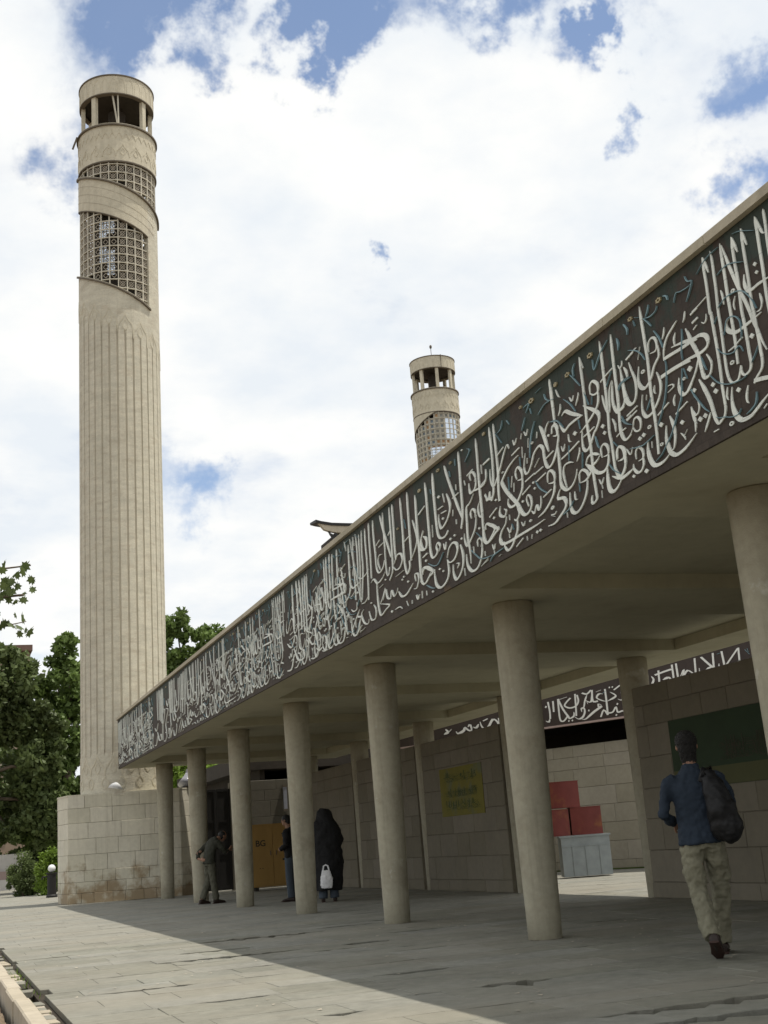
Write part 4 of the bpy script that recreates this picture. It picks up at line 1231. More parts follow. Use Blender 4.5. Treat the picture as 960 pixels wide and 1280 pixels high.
# tins and galvanised box in the courtyard
bx=thing('metal_box','galvanised sheet metal box standing in the sunlit courtyard','metal box',(13.35,24.95,0),-.36)
b=MB(); b.box(-.52,-.3,.03,.52,.3,.84); b.build('body',M['zinc'],bx)
b=MB(); b.box(-.55,-.33,.841,.55,.33,.875); b.build('lid',M['zinc'],bx)
b=MB()
for x in (-.28,.0,.3): b.box(x-.02,-.318,.05,x+.02,-.301,.64)
b.box(-.52,-.316,.65,.52,-.3012,.67); b.build('seam',M['zinc'],bx)
def red_tin(x,z,w,h,lab,rot=-.36):
    t=thing('red_tin',lab,'tin',(13.35+x*math.cos(rot),24.95+x*math.sin(rot),z),rot,'red tins stacked on the metal box')
    b=MB(); pts=[]; n=10
    for i in range(n+1):
        a=-w/2+w*i/n; pts.append((a,-.24-.03*math.cos(math.pi*(i/n-.5))))
    pts+= [(w/2,.2),(-w/2,.2)]; m_=len(pts)
    b.add([(px,py,0) for px,py in pts]+[(px,py,h) for px,py in pts],[tuple(range(m_-1,-1,-1)),tuple(range(m_,2*m_))]+[(i,(i+1)%m_,m_+(i+1)%m_,m_+i) for i in range(m_)]); b.build('body',M['redtin'],t)
    b=MB()
    for zz in (.0,h-.018): b.add([(px*1.02,py*1.02,zz+.001) for px,py in pts]+[(px*1.02,py*1.02,zz+.02) for px,py in pts],[tuple(range(m_-1,-1,-1)),tuple(range(m_,2*m_))]+[(i,(i+1)%m_,m_+(i+1)%m_,m_+i) for i in range(m_)])
    b.build('rim',M['redtin'],t)
red_tin(.08,.88,.66,.58,'rusty red tin in front on the metal box, right one of the lower pair')
red_tin(-.60+.0,.88,.62,.56,'rusty red tin on the metal box half hidden behind the round column')
red_tin(-.33,1.465,.62,.56,'topmost rusty red tin of the courtyard stack')
# ---------------------------------------------------------------- minarets
def cyl(th,r,z): a=R(th); return (r*math.sin(a),-r*math.cos(a),z)
def L3(t): return 17.95-.0103*t
def B2(t): return 20.42-.0087*t
def L1(t): return min(22.49,21.52-.0085*(t-5))
def LP(t): return max(21.0,min(22.5,22.5-.0112*(t-23)))
def minaret(name,label,loc,mirror):
    T=thing(name,label,'minaret',loc,0,'pair of minarets'); T.scale=(.955,.955,1); T.rotation_euler=(0,0,0) if mirror else (0,.0072,0)
    rm=random.Random(4 if mirror else 2)
    def fin(mb,nm,m,smooth=0,ang=35,**k):
        if mirror: mb.v=[(-x,y,z) for x,y,z in mb.v]; mb.f=[tuple(reversed(f)) for f in mb.f]
        me=mb.mesh(nm)
        if smooth: autosmooth(me,ang)
        return link(nm,me,m,T,**k)
    def shell(mb,lo,hi,t0,t1,ro,ri,step=3):
        n=max(2,int(round((t1-t0)/step))); vs=[]
        for i in range(n+1):
            t=t0+(t1-t0)*i/n; a,b_=lo(t),hi(t); b_=max(b_,a+.002)
            vs+=[cyl(t,ro,a),cyl(t,ro,b_),cyl(t,ri,b_),cyl(t,ri,a)]
        fs=[]
        for i in range(n):
            a=4*i;c=a+4; fs+=[(a,c,c+1,a+1),(a+1,c+1,c+2,a+2),(a+2,c+2,c+3,a+3),(a+3,c+3,c,a)]
        fs+=[(0,1,2,3),(4*n+3,4*n+2,4*n+1,4*n)]
        mb.add(vs,fs)
    # fluted shaft
    if not mirror: top=lambda t: L3(t) if t<=40.01 else L1(t)
    else: top=lambda t: 19.0+.004*t
    ribtop=lambda t: (16.62-.009*t) if not mirror else 16.8
    ths=[];gro=[]
    NR=32
    for k in range(NR):
        c=-180+360/NR*k; wg=rm.uniform(1.1,1.7); ths+=[c-wg,c-wg*.55,c+wg*.55,c+wg]; gro+=[0,1,1,0]
    if not mirror:
        i_=next(i for i,t in enumerate(ths) if t>40); ths[i_:i_]=[39.99,40.03]; gro[i_:i_]=[0,0]
    ths.append(ths[0]+360); gro.append(0)
    rows=[(2.8,0),(3.86,0),(4.0,1),('m1',1),('m2',1),('rt',1),('rt2',0),('top',0),('in',0)]
    b=MB(); bg=MB(); n=len(ths)
    def val(r_,t):
        tw=((t+180)%360)-180
        if r_=='rt': return ribtop(tw)
        if r_=='rt2': return ribtop(tw)+.12
        if r_ in('top','in'): return top(tw)
        if r_=='m1': return 8.2
        if r_=='m2': return 12.4
        return r_
    grid=[]
    for r_,dep in rows:
        row_=[]
        for t,g_ in zip(ths,gro):
            rr=1.12 if r_=='in' else 1.30-(.03 if (g_ and dep) else 0)+(.0 if dep else .004)
            row_.append(cyl(t,rr,val(r_,t)))
        grid.append(row_)
    vs=[p for row_ in grid for p in row_]
    fa=[];fg=[]
    for i in range(len(rows)-1):
        for j in range(n-1):
            q=(i*n+j,i*n+j+1,(i+1)*n+j+1,(i+1)*n+j)
            if gro[j] and gro[j+1] and rows[i][1] and rows[i+1][1]: fg.append(q)
            else: fa.append(q)
    b.v=list(vs); b.f=fa+fg; me_o=fin(b,'shaft',M['tower']); me_o.data.materials.append(M['groove'])
    mi=[0]*len(fa)+[1]*len(fg); me_o.data.polygons.foreach_set('material_index',mi)
    # relief ornament: ogee arches at the foot and head of the flutes and on the bands
    def ribbon(mb,path,w,r0=1.298,r1=1.312):
        P=catmull(path,3); n_=len(P); vs=[]
        for i in range(n_):
            p=P[max(0,i-1)];q=P[min(n_-1,i+1)]; tx=(q[0]-p[0])*R(1)*1.3; tz=q[1]-p[1]; l=math.hypot(tx,tz) or 1
            nx,nz=-tz/l*w/2/(R(1)*1.3),tx/l*w/2; 
            a=(P[i][0]+nx,P[i][1]+nz); c=(P[i][0]-nx,P[i][1]-nz)
            vs+=[cyl(a[0],r0,a[1]),cyl(a[0],r1,a[1]),cyl(c[0],r1,c[1]),cyl(c[0],r0,c[1])]
        fs=[]
        for i in range(n_-1):
            a=4*i;c=a+4; fs+=[(a+1,a+2,c+2,c+1),(a,a+1,c+1,c),(a+2,a+3,c+3,c+2)]
        fs+=[(0,3,2,1),(4*n_-4,4*n_-3,4*n_-2,4*n_-1)]
        mb.add(vs,fs)
    def arches(mb,zf,cnt,h,sgn,w=.035,drop=True,half=True):
        st=360/cnt
        for k in range(cnt):
            c=-180+st*k; z=zf(((c+180)%360)-180)
            ribbon(mb,[(c-st*.5,z),(c-st*.46,z+sgn*h*.35),(c-st*.22,z+sgn*h*.62),(c-st*.06,z+sgn*h*.86),(c,z+sgn*h)],w)
            ribbon(mb,[(c+st*.5,z),(c+st*.46,z+sgn*h*.35),(c+st*.22,z+sgn*h*.62),(c+st*.06,z+sgn*h*.86),(c,z+sgn*h)],w)
            if drop:
                ribbon(mb,[(c,z+sgn*h*.1),(c-st*.17,z+sgn*h*.3),(c-st*.12,z+sgn*h*.5),(c,z+sgn*h*.66),(c+st*.12,z+sgn*h*.5),(c+st*.17,z+sgn*h*.3),(c,z+sgn*h*.1)],w*.8)
    b=MB(); arches(b,lambda t:3.36,16,.55,1); 
    for k in range(16): 
        c=-180+22.5*(k+.5); ribbon(b,[(c,3.30),(c-5,3.16),(c,3.0),(c+5,3.16),(c,3.30)],.03)
    arches(b,lambda t:ribtop(t)+.02,16,.62,1,.03)
    fin(b,'carved_ornament',M['towersmooth'],kind='stuff')
    # bands
    if not mirror:
        b=MB(); shell(b,lambda t:B2(t),lambda t:L1(t),-180,40,1.304,1.14); fin(b,'spiral_band',M['towersmooth'],1)
        b=MB()
        for q in (.25,.5,.75): ribbon(b,[(t,B2(t)+(L1(t)-B2(t))*q) for t in range(-178,56,8)],.016,1.300,1.309)
        fin(b,'band_line',M['groove'])
    b=MB(); shell(b,lambda t:22.5,lambda t:23.75,-180,180,1.30,1.12); fin(b,'upper_band',M['towersmooth'],1)
    if mirror:
        b=MB(); shell(b,lambda t:LP(t),lambda t:22.499,24,180,1.30,1.14); fin(b,'spiral_band',M['towersmooth'],1)
    b=MB(); arches(b,lambda t:22.66,18,.46,1,.03); arches(b,lambda t:23.60,36,.30,-1,.02,False); fin(b,'carved_ornament',M['towersmooth'],kind='stuff')
    # thin weathered ledges along every edge
    def ledge(zf,t0,t1,w=.075,h=.05,nm='ledge'):
        b=MB(); shell(b,lambda t:zf(t),lambda t:zf(t)+h,t0,t1,1.30+w,1.25); fin(b,nm,M['ledge'],1)
        b=MB(); shell(b,lambda t:zf(t)+h+.001,lambda t:zf(t)+h+.02,t0,t1,1.30+w-.01,1.25); fin(b,'ledge_cap',M['towersmooth'],1)
    ledge(lambda t:23.75,-180,180,.06)
    b=MB(); shell(b,lambda t:22.455,lambda t:22.499,-180,180,1.315,1.2); fin(b,'drip_edge',M['ledge'],1)
    if not mirror:
        ledge(lambda t:L1(t)-.02,-108,88,.07); ledge(lambda t:L3(t),-178,41,.07)
        b=MB(); shell(b,lambda t:B2(t)-.035,lambda t:B2(t)-.001,-180,40,1.31,1.2); fin(b,'drip_edge',M['ledge'],1)
    else:
        b=MB(); shell(b,lambda t:LP(t)-.035,lambda t:LP(t)-.001,24,150,1.31,1.2); fin(b,'drip_edge',M['ledge'],1)
    # lattice screens in front of a dark core
    core=MB(); core.lathe([(.80,15.5),(.80,23.7),(.22,23.71),(.3,24.9)],(0,0,0),40); fin(core,'inner_core',M['dark'],1)
    bars=MB(); star=MB(); tile=MB(); tile2=MB(); tile3=MB(); ST=360/28; DZ=.285
    def region(t):
        r=[]
        if mirror: 
            r.append((top(t)+.02,LP(t)-.02))
        else:
            if t<=40: r.append((L3(t)+.07,B2(t)-.03))
            if L1(t)<22.4: r.append((L1(t)+.05,22.46))
        return r
    RL=1.235
    def curve_bar(t0,z0,t1,z1,w,mb,r=RL,d=.05):
        a,c=Vector(cyl(t0,r,z0)),Vector(cyl(t1,r,z1)); rad=Vector(((a.x+c.x)/2,(a.y+c.y)/2,0)).normalized()
        mb.bar(a,c,w,d,up=tuple(rad)) if abs((c-a).normalized().dot(rad))<.9 else None
    for k in range(28):
        t0=-180+ST*k+ST*.35; t1=t0+ST; tm=(t0+t1)/2
        for (za,zb) in region(t0):
            curve_bar(t0,za-.03,t0,zb+.03,.035,bars)
        for (za,zb) in region(tm):
            if not mirror and za<20 and t1>41: pass
            j0=math.floor((za-15)/DZ); j=j0
            while True:
                z0=15+j*DZ; z1=z0+DZ
                if z0>=zb: break
                if z0>za: curve_bar(t0,z0,t1,z0,.03,bars)
                zl,zh=max(z0,za),min(z1,zb)
                if zh-zl>.1:
                    hole=(not mirror and ((25<tm<40 and 19.3<zl<19.7 and rm.random()<.7)))
                    zc=(z0+z1)/2; q=.41
                    if zl<=zc-DZ*q+.001 and zh>=zc+DZ*q-.001 and not hole:
                        pz=not mirror and -41<tm<-12 and 18.3<zc<20.6
                        if not mirror and not pz:
                            curve_bar(tm-ST*q,zc-DZ*q,tm+ST*q,zc+DZ*q,.022,star,RL-.024,.03)
                            curve_bar(tm-ST*q,zc+DZ*q,tm+ST*q,zc-DZ*q,.022,star,RL-.032,.03)
                        s_=.16
                        for (u0,v0,u1,v1) in ((-.30,0,0,.30),(0,.30,.30,0),(.30,0,0,-.30),(0,-.30,-.30,0)) if not mirror else ((-.33,-.33,-.33,.33),(-.33,.33,.33,.33),(.33,.33,.33,-.33),(.33,-.33,-.33,-.33)):
                            curve_bar(tm+ST*u0,zc+DZ*v0,tm+ST*u1,zc+DZ*v1,.018 if not mirror else .03,star,RL-.02,.024)
                        if mirror:
                            curve_bar(tm-ST*.42,zc,tm+ST*.42,zc,DZ*.84,rm.choice((tile,tile2,tile3,tile3)),RL-.05,.012)
                j+=1
    fin(bars,'lattice_screen',M['lattice'],kind='stuff'); fin(star,'star_tracery',M['star'] if not mirror else M['lattice'],kind='stuff')
    if mirror: fin(tile,'tile_inset',M['ochretile'],kind='stuff'); fin(tile2,'tile_inset',M['bluetile'],kind='stuff'); fin(tile3,'tile_inset',M['greytile'],kind='stuff')
    # panes of mirror work that catch the sky
    def pane(t0,t1,z0,z1):
        b=MB(); tc=(t0+t1)/2
        ro=RL-(.07 if not mirror else .0); p=[cyl(t0,ro,z0),cyl(t1,ro,z0),cyl(t1,ro,z1),cyl(t0,ro,z1)]; q_=[cyl(t0,ro-.01,z0),cyl(t1,ro-.01,z0),cyl(t1,ro-.01,z1),cyl(t0,ro-.01,z1)]
        b.add(p+q_,[(0,1,2,3),(7,6,5,4),(0,4,5,1),(1,5,6,2),(2,6,7,3),(3,7,4,0)]); fin(b,'mirror_pane',M['pane'])
    if not mirror:
        for (a,c,za,zb) in ((-39,-27,18.75,20.55),(-26,-14,18.6,20.45)):
            z=za
            while z<zb: 
                if rm.random()<.86: pane(a,c,z,min(z+.27,zb))
                z+=.285
    else:
        for (a,c,za,zb) in ((-36,-8,21.0,21.9),(8,34,19.7,20.3)):
            t=a
            while t<c:
                z=za
                while z<zb: pane(t+.2,t+11.8,z+.005,z+.27); z+=.285
                t+=12.9
    # lantern: eight posts under a ring and a flat dark ceiling
    for k in range(8):
        t=45*k+(-3 if not mirror else 12)
        if not mirror and k==0: continue
        a,c=Vector(cyl(t,1.13,23.76)),Vector(cyl(t,1.13,24.99)); b=MB(); b.bar(a,c,.17,.13,up=tuple(Vector((a.x,a.y,0)).normalized())); fin(b,'lantern_post',M['towersmooth'])
    if not mirror:
        b=MB(); b.bar(cyl(-6,1.14,23.78),cyl(-15,1.10,24.98),.05); b.bar(cyl(-5,1.16,23.78),cyl(-6,1.14,24.98),.045); fin(b,'broken_post',M['lattice'])
        b=MB(); b.bar(cyl(-82,1.38,23.78),cyl(-84,1.52,23.35),.05); fin(b,'rain_spout',M['ledge'])
    b=MB(); shell(b,lambda t:24.98,lambda t:25.60,-180,180,1.255,1.16); fin(b,'cap_ring',M['towersmooth'],1)
    b=MB(); shell(b,lambda t:25.601,lambda t:25.64,-180,180,1.285,1.14); fin(b,'ledge',M['ledge'],1)
    b=MB(); shell(b,lambda t:24.945,lambda t:24.979,-180,180,1.26,1.10); fin(b,'drip_edge',M['ledge'],1)
    b=MB(); b.lathe([(0,25.05),(1.17,25.05),(1.17,25.12),(0,25.12)],(0,0,0),40); fin(b,'ceiling',M['dark'])
    b=MB(); b.lathe([(0,23.70),(1.15,23.70),(1.15,23.66),(0,23.66)],(0,0,0),40); fin(b,'lantern_floor',M['dark'])
    b=MB()
    for k in range(28):
        t=-180+360/28*k; ribbon(b,[(t-5,25.02),(t-4.6,25.35),(t,25.5),(t+4.6,25.35),(t+5,25.02)],.018,1.253,1.262)
    fin(b,'carved_ornament',M['towersmooth'],kind='stuff')
    if mirror:
        b=MB(); b.tube([(0,-.02,25.1),(0,-.02,26.5)],.018,6); b.tube([(0,-1.275,24.95),(0,-1.29,25.66),(0,-.03,25.68)],.02,6); b.ball((0,-.02,26.58),(.075,.075,.11),10,7); fin(b,'lightning_rod',M['ledge'])
    return T
minaret('minaret','tall fluted stone minaret with spiral lattice windows rising from the block plinth',(5.26,37.02,0),False)
minaret('minaret','farther minaret with a lightning rod, its top showing over the colonnade roof',(25.05,58.0,0),True)
# ---------------------------------------------------------------- vegetation
import numpy as np
def leafmass(name,clumps,n,size,m,parent=None,seed=1,fill=.35,flat=.0):
    g=np.random.default_rng(seed); P=[];Sz=[]
    wts=np.array([c[1][0]*c[1][1]*c[1][2] for c in clumps])**.67; wts=wts/wts.sum()
    for (c,r),w in zip(clumps,wts):
        k=int(n*w); sub=max(6,k//90)
        d=g.normal(size=(sub,3)); d/=np.linalg.norm(d,axis=1)[:,None]; rad=g.uniform(fill,1.0,(sub,1))**.6
        sc_=d*rad*np.array(r)+np.array(c); sr_=np.minimum(.22*min(r)+.12,.75)*g.uniform(.6,1.3,(sub,1))
        idx=g.integers(0,sub,k); q=g.normal(size=(k,3)); q/=np.linalg.norm(q,axis=1)[:,None]
        P.append(sc_[idx]+q*sr_[idx]*g.uniform(.3,1,(k,1)))
    P=np.concatenate(P); k=len(P)
    a=g.normal(size=(k,3)); a/=np.linalg.norm(a,axis=1)[:,None]; b=g.normal(size=(k,3)); b-=a*(a*b).sum(1)[:,None]; b/=np.linalg.norm(b,axis=1)[:,None]
    s=(size*g.uniform(.6,1.4,(k,1)))
    V=np.stack([P-a*s*.6,P+b*s*.35,P+a*s*.6,P-b*s*.35],1).reshape(-1,3)
    me=bpy.data.meshes.new(name); me.vertices.add(4*k); me.vertices.foreach_set('co',V.ravel()); me.loops.add(4*k); me.loops.foreach_set('vertex_index',np.arange(4*k,dtype=np.int32))
    me.polygons.add(k); me.polygons.foreach_set('loop_start',np.arange(0,4*k,4,dtype=np.int32)); me.polygons.foreach_set('loop_total',np.full(k,4,dtype=np.int32)); me.update(); me.validate()
    return link(name,me,m,parent)
def leafmat(m):
    nt=m.node_tree; L=nt.links.new; p=nt.nodes['Principled BSDF']; o=nt.nodes['Material Output']
    tr=N(nt,'ShaderNodeBsdfTranslucent'); L(p.inputs['Base Color'].links[0].from_socket,tr.inputs['Color'])
    mx=N(nt,'ShaderNodeMixShader',i={0:.3}); L(p.outputs[0],mx.inputs[1]); L(tr.outputs[0],mx.inputs[2]); L(mx.outputs[0],o.inputs['Surface'])
for k_ in ('leaf','leafdark','leafbright'): leafmat(M[k_])
def tree(label,loc,trunk_h,r,clumps,n,size,m,seed,limbs=6,cat='tree'):
    t=thing('tree',label,cat,loc,0,'trees behind the minaret' if cat=='tree' and loc[1]>40 else None); g=random.Random(seed)
    b=MB(); b.tube([(0,0,-.3),(.05,0,trunk_h*.4),(.12,.05,trunk_h*.8),(.1,.1,trunk_h)],[r*1.25,r,r*.75,r*.55],10)
    for (c,rr) in clumps[:limbs*2]:
        a=Vector((.1,.08,trunk_h*g.uniform(.6,.98))); c=Vector(c); md=(a+c)/2+Vector((g.uniform(-.3,.3),g.uniform(-.3,.3),.25)); b.tube([a,md,c],[r*.4,r*.25,r*.08],7)
    b.build('trunk',M['bark'],t,True)
    leafmass('crown',clumps,n,size,m,t,seed)
    return t
# left mass of trees
tree('dense dark evergreen at the left edge beside the minaret',(1.7,56,-.3),6.0,.28,[((1.3,0,9.2),(1.5,1.5,1.5)),((2.2,.5,7.6),(1.6,1.4,1.2)),((.3,0,8.2),(1.6,1.6,1.9)),((2.5,0,5.4),(1.3,1.3,1.4)),((-.3,.3,4.8),(1.4,1.4,1.6)),((1.3,.8,3.3),(2.2,1.2,1.1)),((2.9,.4,3.6),(1.5,1.2,1.4))],30000,.23,M['leafdark'],5)
tree('leafy tree with a pointed top just left of the minaret shaft',(5.6,58,-.3),7,.24,[((.2,0,10.6),(.7,.7,1.0)),((-.2,0,9.2),(1.3,1.2,1.3)),((.6,0,7.4),(1.6,1.4,1.4)),((-.9,0,6.6),(1.3,1.3,1.4)),((-.4,0,4.8),(1.7,1.4,1.4)),((-1.2,-.2,3.2),(1.4,1.3,1.2)),((.8,0,3.0),(1.6,1.4,1.5))],28000,.22,M['leaf'],6)
tree('broad green tree right of the minaret, behind the roof edge',(11.4,60,-.3),7,.30,[((-.2,0,12.0),(.9,.9,.9)),((1.3,0,11.3),(1.1,1.0,.9)),((-1.2,0,10.7),(1.3,1.2,1.0)),((.8,0,9.8),(1.8,1.5,1.3)),((2.4,.2,10.2),(1.0,1.0,1.0)),((-1.0,0,8.6),(1.8,1.5,1.4)),((1.6,0,7.8),(1.9,1.5,1.4)),((-.3,0,6.0),(2.6,1.6,1.3))],26000,.22,M['leaf'],8)
tree('low bright green tree seen under the canopy over the gate',(10.9,52,-.3),3.4,.14,[((-1.2,0,4.3),(1.4,1.0,1.0)),((.6,0,4.5),(1.5,1.0,.9)),((1.9,0,4.0),(1.1,1,.9)),((0,0,3.1),(1.8,1,1.0))],5000,.16,M['leafbright'],9)
wd=leafmass('wood',[((-6+3.2*i,68+2*(i%2),3.0+1.1*((i*7)%3)),(2.6,1.6,4.6)) for i in range(9)],52000,.34,M['leafdark'],None,77)
setp(wd,'dark mass of foliage filling the ground behind the trees at the left','foliage',kind='stuff')
def bush(label,loc,clumps,n,size,m,seed):
    t=thing('bush',label,'bush',loc); b=MB()
    for q in range(6): b.tube([(0,0,-.1),(math.cos(q)*.12,math.sin(q)*.12,.4),(math.cos(q)*.3,math.sin(q)*.3,.85)],[.03,.02,.01],6)
    b.build('stems',M['bark'],t); leafmass('foliage',clumps,n,size,m,t,seed,.55); return t
bush('rounded dark green bush at the far left before the low wall',(3.42,51.0,0),[((0,0,.72),(.58,.5,.74)),((.2,.1,.5),(.5,.5,.5))],9000,.085,M['leafdark'],12)
bush('bright yellow green bush beside the corner of the plinth',(4.42,49.6,0),[((.0,0,.85),(.55,.5,.85)),((-.28,0,.6),(.4,.45,.62)),((.25,0,1.1),(.4,.4,.55))],12000,.085,M['leafbright'],13)
# bollard lamp
bl=thing('bollard_lamp','short black bollard with a white globe at the left foot of the plinth','bollard',(3.98,45.6,0))
b=MB(); b.lathe([(.0,0),(.19,0),(.19,.06),(.15,.1),(.15,.74),(.18,.78),(.18,.82),(0,.82)],(0,0,0),18); b.build('post',M['gatem'],bl,False)
b=MB(); b.ball((0,0,.95),.13); b.build('globe',M['whitepaint'],bl,True)
b=MB(); b.tube([(-.14,0,.70),(-.30,0,.68),(-.33,0,.60)],.025,6); b.build('bracket',M['gatem'],bl)
# low terrazzo wall with steps, far left
lw=thing('low_wall','pale low wall with a pink band and step at the far left end of the path','wall',(3.2,68,0))
b=MB(); b.box(-5,0,.9,1.35,.5,1.72); b.build('upper_course',M['lowwall'],lw)
b=MB(); b.box(-5,-.25,.5,1.7,.55,.899); b.build('pink_band',M['pink'],lw)
b=MB(); b.box(-5,-.9,0.0,2.0,.6,.499); b.build('plinth_step',M['lowwall'],lw)
b=MB(); b.box(1.36,-.02,.9,1.55,.52,1.80); b.build('end_pier',M['lowwall'],lw)
# house behind the trees
hs=thing('house','tan rendered house with a brown roof edge behind the left trees','house',(0,78,0))
b=MB(); b.box(-8,0,-.3,5.6,10,13.6); b.build('wall',M['plaster'],hs)
b=MB(); b.box(-8.6,-.6,13.601,5.7,10.6,13.95); b.build('roof',M['roof'],hs)
for (x,z) in ((-3.5,3),(0,3),(3,3),(-3.5,7),(0,7),(3,7),(-3.5,10.6),(0,10.6),(3,10.6)):
    b=MB(); b.box(x,-.03,z,x+1.3,.05,z+1.7); w_=b.build('window',M['dark'],hs); b=MB(); b.box(x-.1,-.08,z-.12,x+1.4,.02,z-.001); b.build('sill',M['coping'],w_)
# pavilion roof with upturned eave, far behind the colonnade
pvn=thing('pavilion','distant tall hall whose dark upturned eave corner shows over the colonnade roof','building',(20.5,60,0))
b=MB(); b.box(1.2,1.6,-.3,14,16,15.9); b.build('wall',M['plaster'],pvn)
def sweep(prof,x0,x1,name,m):  # profile in y,z extruded along x with a flare at the near left corner
    b=MB(); n=14; vs=[]; k=len(prof)
    for i in range(n+1):
        x=x0+(x1-x0)*(i/n)**1.6; fl=max(0,1-(x-x0)/1.0); 
        for (y,z) in prof: vs.append((x-(.16*fl if z>16.9 else -.35*(17.0-z)*fl*1.6),y,z+.16*fl**2-.05))
    fs=[(i*k+j,i*k+(j+1)%k,(i+1)*k+(j+1)%k,(i+1)*k+j) for i in range(n) for j in range(k)]+[tuple(range(k-1,-1,-1)),tuple(n*k+j for j in range(k))]
    b.add(vs,fs); return b.build(name,m,pvn)
sweep([(-.05,17.08),(1.0,17.2),(1.0,17.32),(-.08,17.22)],-1.75,15,'roof',M['metalroof'])
sweep([(0,16.72),(.25,16.72),(.25,17.1),(0,17.1)],-1.6,15,'eave_board',M['boardcream'])
b=MB(); b.box(-.75,.3,16.5,14.5,3,16.70); b.build('soffit',M['dark'],pvn)
b=MB(); b.bar((-.9,.1,16.65),(-.15,.1,15.9),.14); b.bar((-1.15,.1,16.62),(-.5,.1,16.3),.10); b.bar((-.6,.12,16.35),(.9,.12,16.2),.10); b.bar((-1.2,.1,16.75),(-.95,.1,16.3),.08); b.build('bracket',M['metalroof'],pvn)
# plane tree just outside the left edge; one branch hangs into view
pt=thing('plane_tree','plane tree branch with large lobed leaves reaching in at the left edge','tree',(-1.9,10.4,-.3))
b=MB(); b.tube([(0,0,-.1),(.05,0,1.5),(.0,.05,3.2),(-.1,.1,4.6)],[.2,.16,.14,.09],12)
BR=[(0,.05,3.0),(.8,-.6,3.35),(1.6,-1.1,3.22),(2.5,-1.40,3.25)]
b.tube(BR,[.07,.045,.022,.008],8); b.tube([(1.6,-1.1,3.22),(2.05,-1.3,3.42),(2.55,-1.42,3.46)],[.02,.010,.005],6); b.tube([(1.7,-1.15,3.2),(2.2,-1.35,3.0),(2.52,-1.4,3.06)],[.012,.007,.003],6)
for q in range(5): b.tube([(0,.05,3.2+q*.25),(-.8+q*.1,.5-q*.4,4.2+q*.2),(-1.6+q*.3,.9-q*.8,4.8)],[.06,.04,.015],7)
b.build('trunk',M['bark'],pt,True)
leafmass('crown',[((-.9,.4,4.9),(1.3,1.3,.9)),((.2,.2,5.1),(1.1,1.3,.8)),((-.3,-.8,4.6),(1.2,.8,.7)),((1.0,-.5,4.1),(.55,.6,.5))],5200,.13,M['leaf'],pt,21)
lob=[(0,-.5),(.12,-.30),(.42,-.38),(.33,-.12),(.58,.06),(.30,.16),(.22,.42),(.07,.30),(0,.62),(-.07,.30),(-.22,.42),(-.30,.16),(-.58,.06),(-.33,-.12),(-.42,-.38),(-.12,-.30)]
me=bpy.data.meshes.new('leaf'); me.from_pydata([(x,y,-.18*abs(x)-.1*y*y) for x,y in lob]+[(0,0,0)],[],[(i,(i+1)%16,16) for i in range(16)]); me.materials.append(M['leafdark'])  # darker leaf colour carries the backlit shade of the sprig
gl=random.Random(31)
for q in range(74):
    if q<60: c=Vector((2.40+gl.gauss(-.04,.11),-1.38+gl.uniform(-.15,.2),3.34+gl.gauss(0,.10)))
    elif q<68: c=Vector((2.42+gl.uniform(-.2,.13),-1.40+gl.uniform(-.05,.05),3.02+gl.uniform(-.06,.05)))
    else: c=Vector((1.3+gl.uniform(-.3,.5),-1.0+gl.uniform(-.2,.2),3.3+gl.uniform(-.1,.2)))
    o=bpy.data.objects.new('leaf',me); C.objects.link(o); o.parent=pt; o.location=c; s_=gl.uniform(.05,.095); o.scale=(s_,)*3; o.rotation_euler=(gl.uniform(.6,1.9),gl.uniform(-.6,.6),gl.uniform(-3,3))
# ---------------------------------------------------------------- people
def hand(mb,w,d,palm,s=1.0,side=1,curl=.5):
    """palm and five separate curled fingers from wrist w along unit d; palm = normal"""
    w=Vector(w); d=Vector(d).normalized(); n=Vector(palm).normalized(); x=d.cross(n).normalized()*side
    mb.tube([w-d*.03*s,w+d*.02*s,w+d*.06*s,w+d*.095*s],[(.024*s,.019*s),(.032*s,.017*s),(.040*s,.016*s),(.038*s,.013*s)],10,ref=tuple(n))
    for i,(L_,o_) in enumerate(((.068,-.030),(.078,-.010),(.072,.010),(.058,.029))):
        b0=w+d*.092*s+x*o_*s; d2=(d+n*curl*.6).normalized(); d3=(d+n*curl*1.6).normalized()
        mb.tube([b0,b0+d*.004,b0+d2*L_*.5*s,b0+d2*L_*.5*s+d3*L_*.5*s],[.0095*s,.0095*s,.0085*s,.0065*s],7)
    t0=w+d*.03*s-x*.032*s; mb.tube([t0,t0-x*.028*s+d*.03*s,t0-x*.03*s+d*.062*s+n*.02*s],[.013*s,.011*s,.008*s],7)
def head(mb,c,f,up=(0,0,1),s=1.0):
    """skull, jaw, nose, ears, brow and lips, facing f"""
    c=Vector(c); f=Vector(f).normalized(); u=Vector(up); r=f.cross(u).normalized(); u=r.cross(f)
    mb.ball(c+u*.025*s,(.078*s,.078*s,.085*s)); mb.ball(c+u*.03*s-f*.02*s,.082*s); mb.ball(c-u*.055*s+f*.025*s,.056*s)
    mb.tube([c+u*.02*s+f*.07*s,c-u*.02*s+f*.10*s,c-u*.03*s+f*.085*s],[.010*s,.014*s,.008*s],8)
    for k in (-1,1):
        mb.ball(c+r*k*.082*s-u*.005*s-f*.008*s,(.012*s,.018*s,.030*s),8,6); mb.ball(c+r*k*.03*s+u*.012*s+f*.072*s,.014*s,8,6)
    mb.ball(c-u*.062*s+f*.078*s,(.022*s,.012*s,.010*s),8,6)
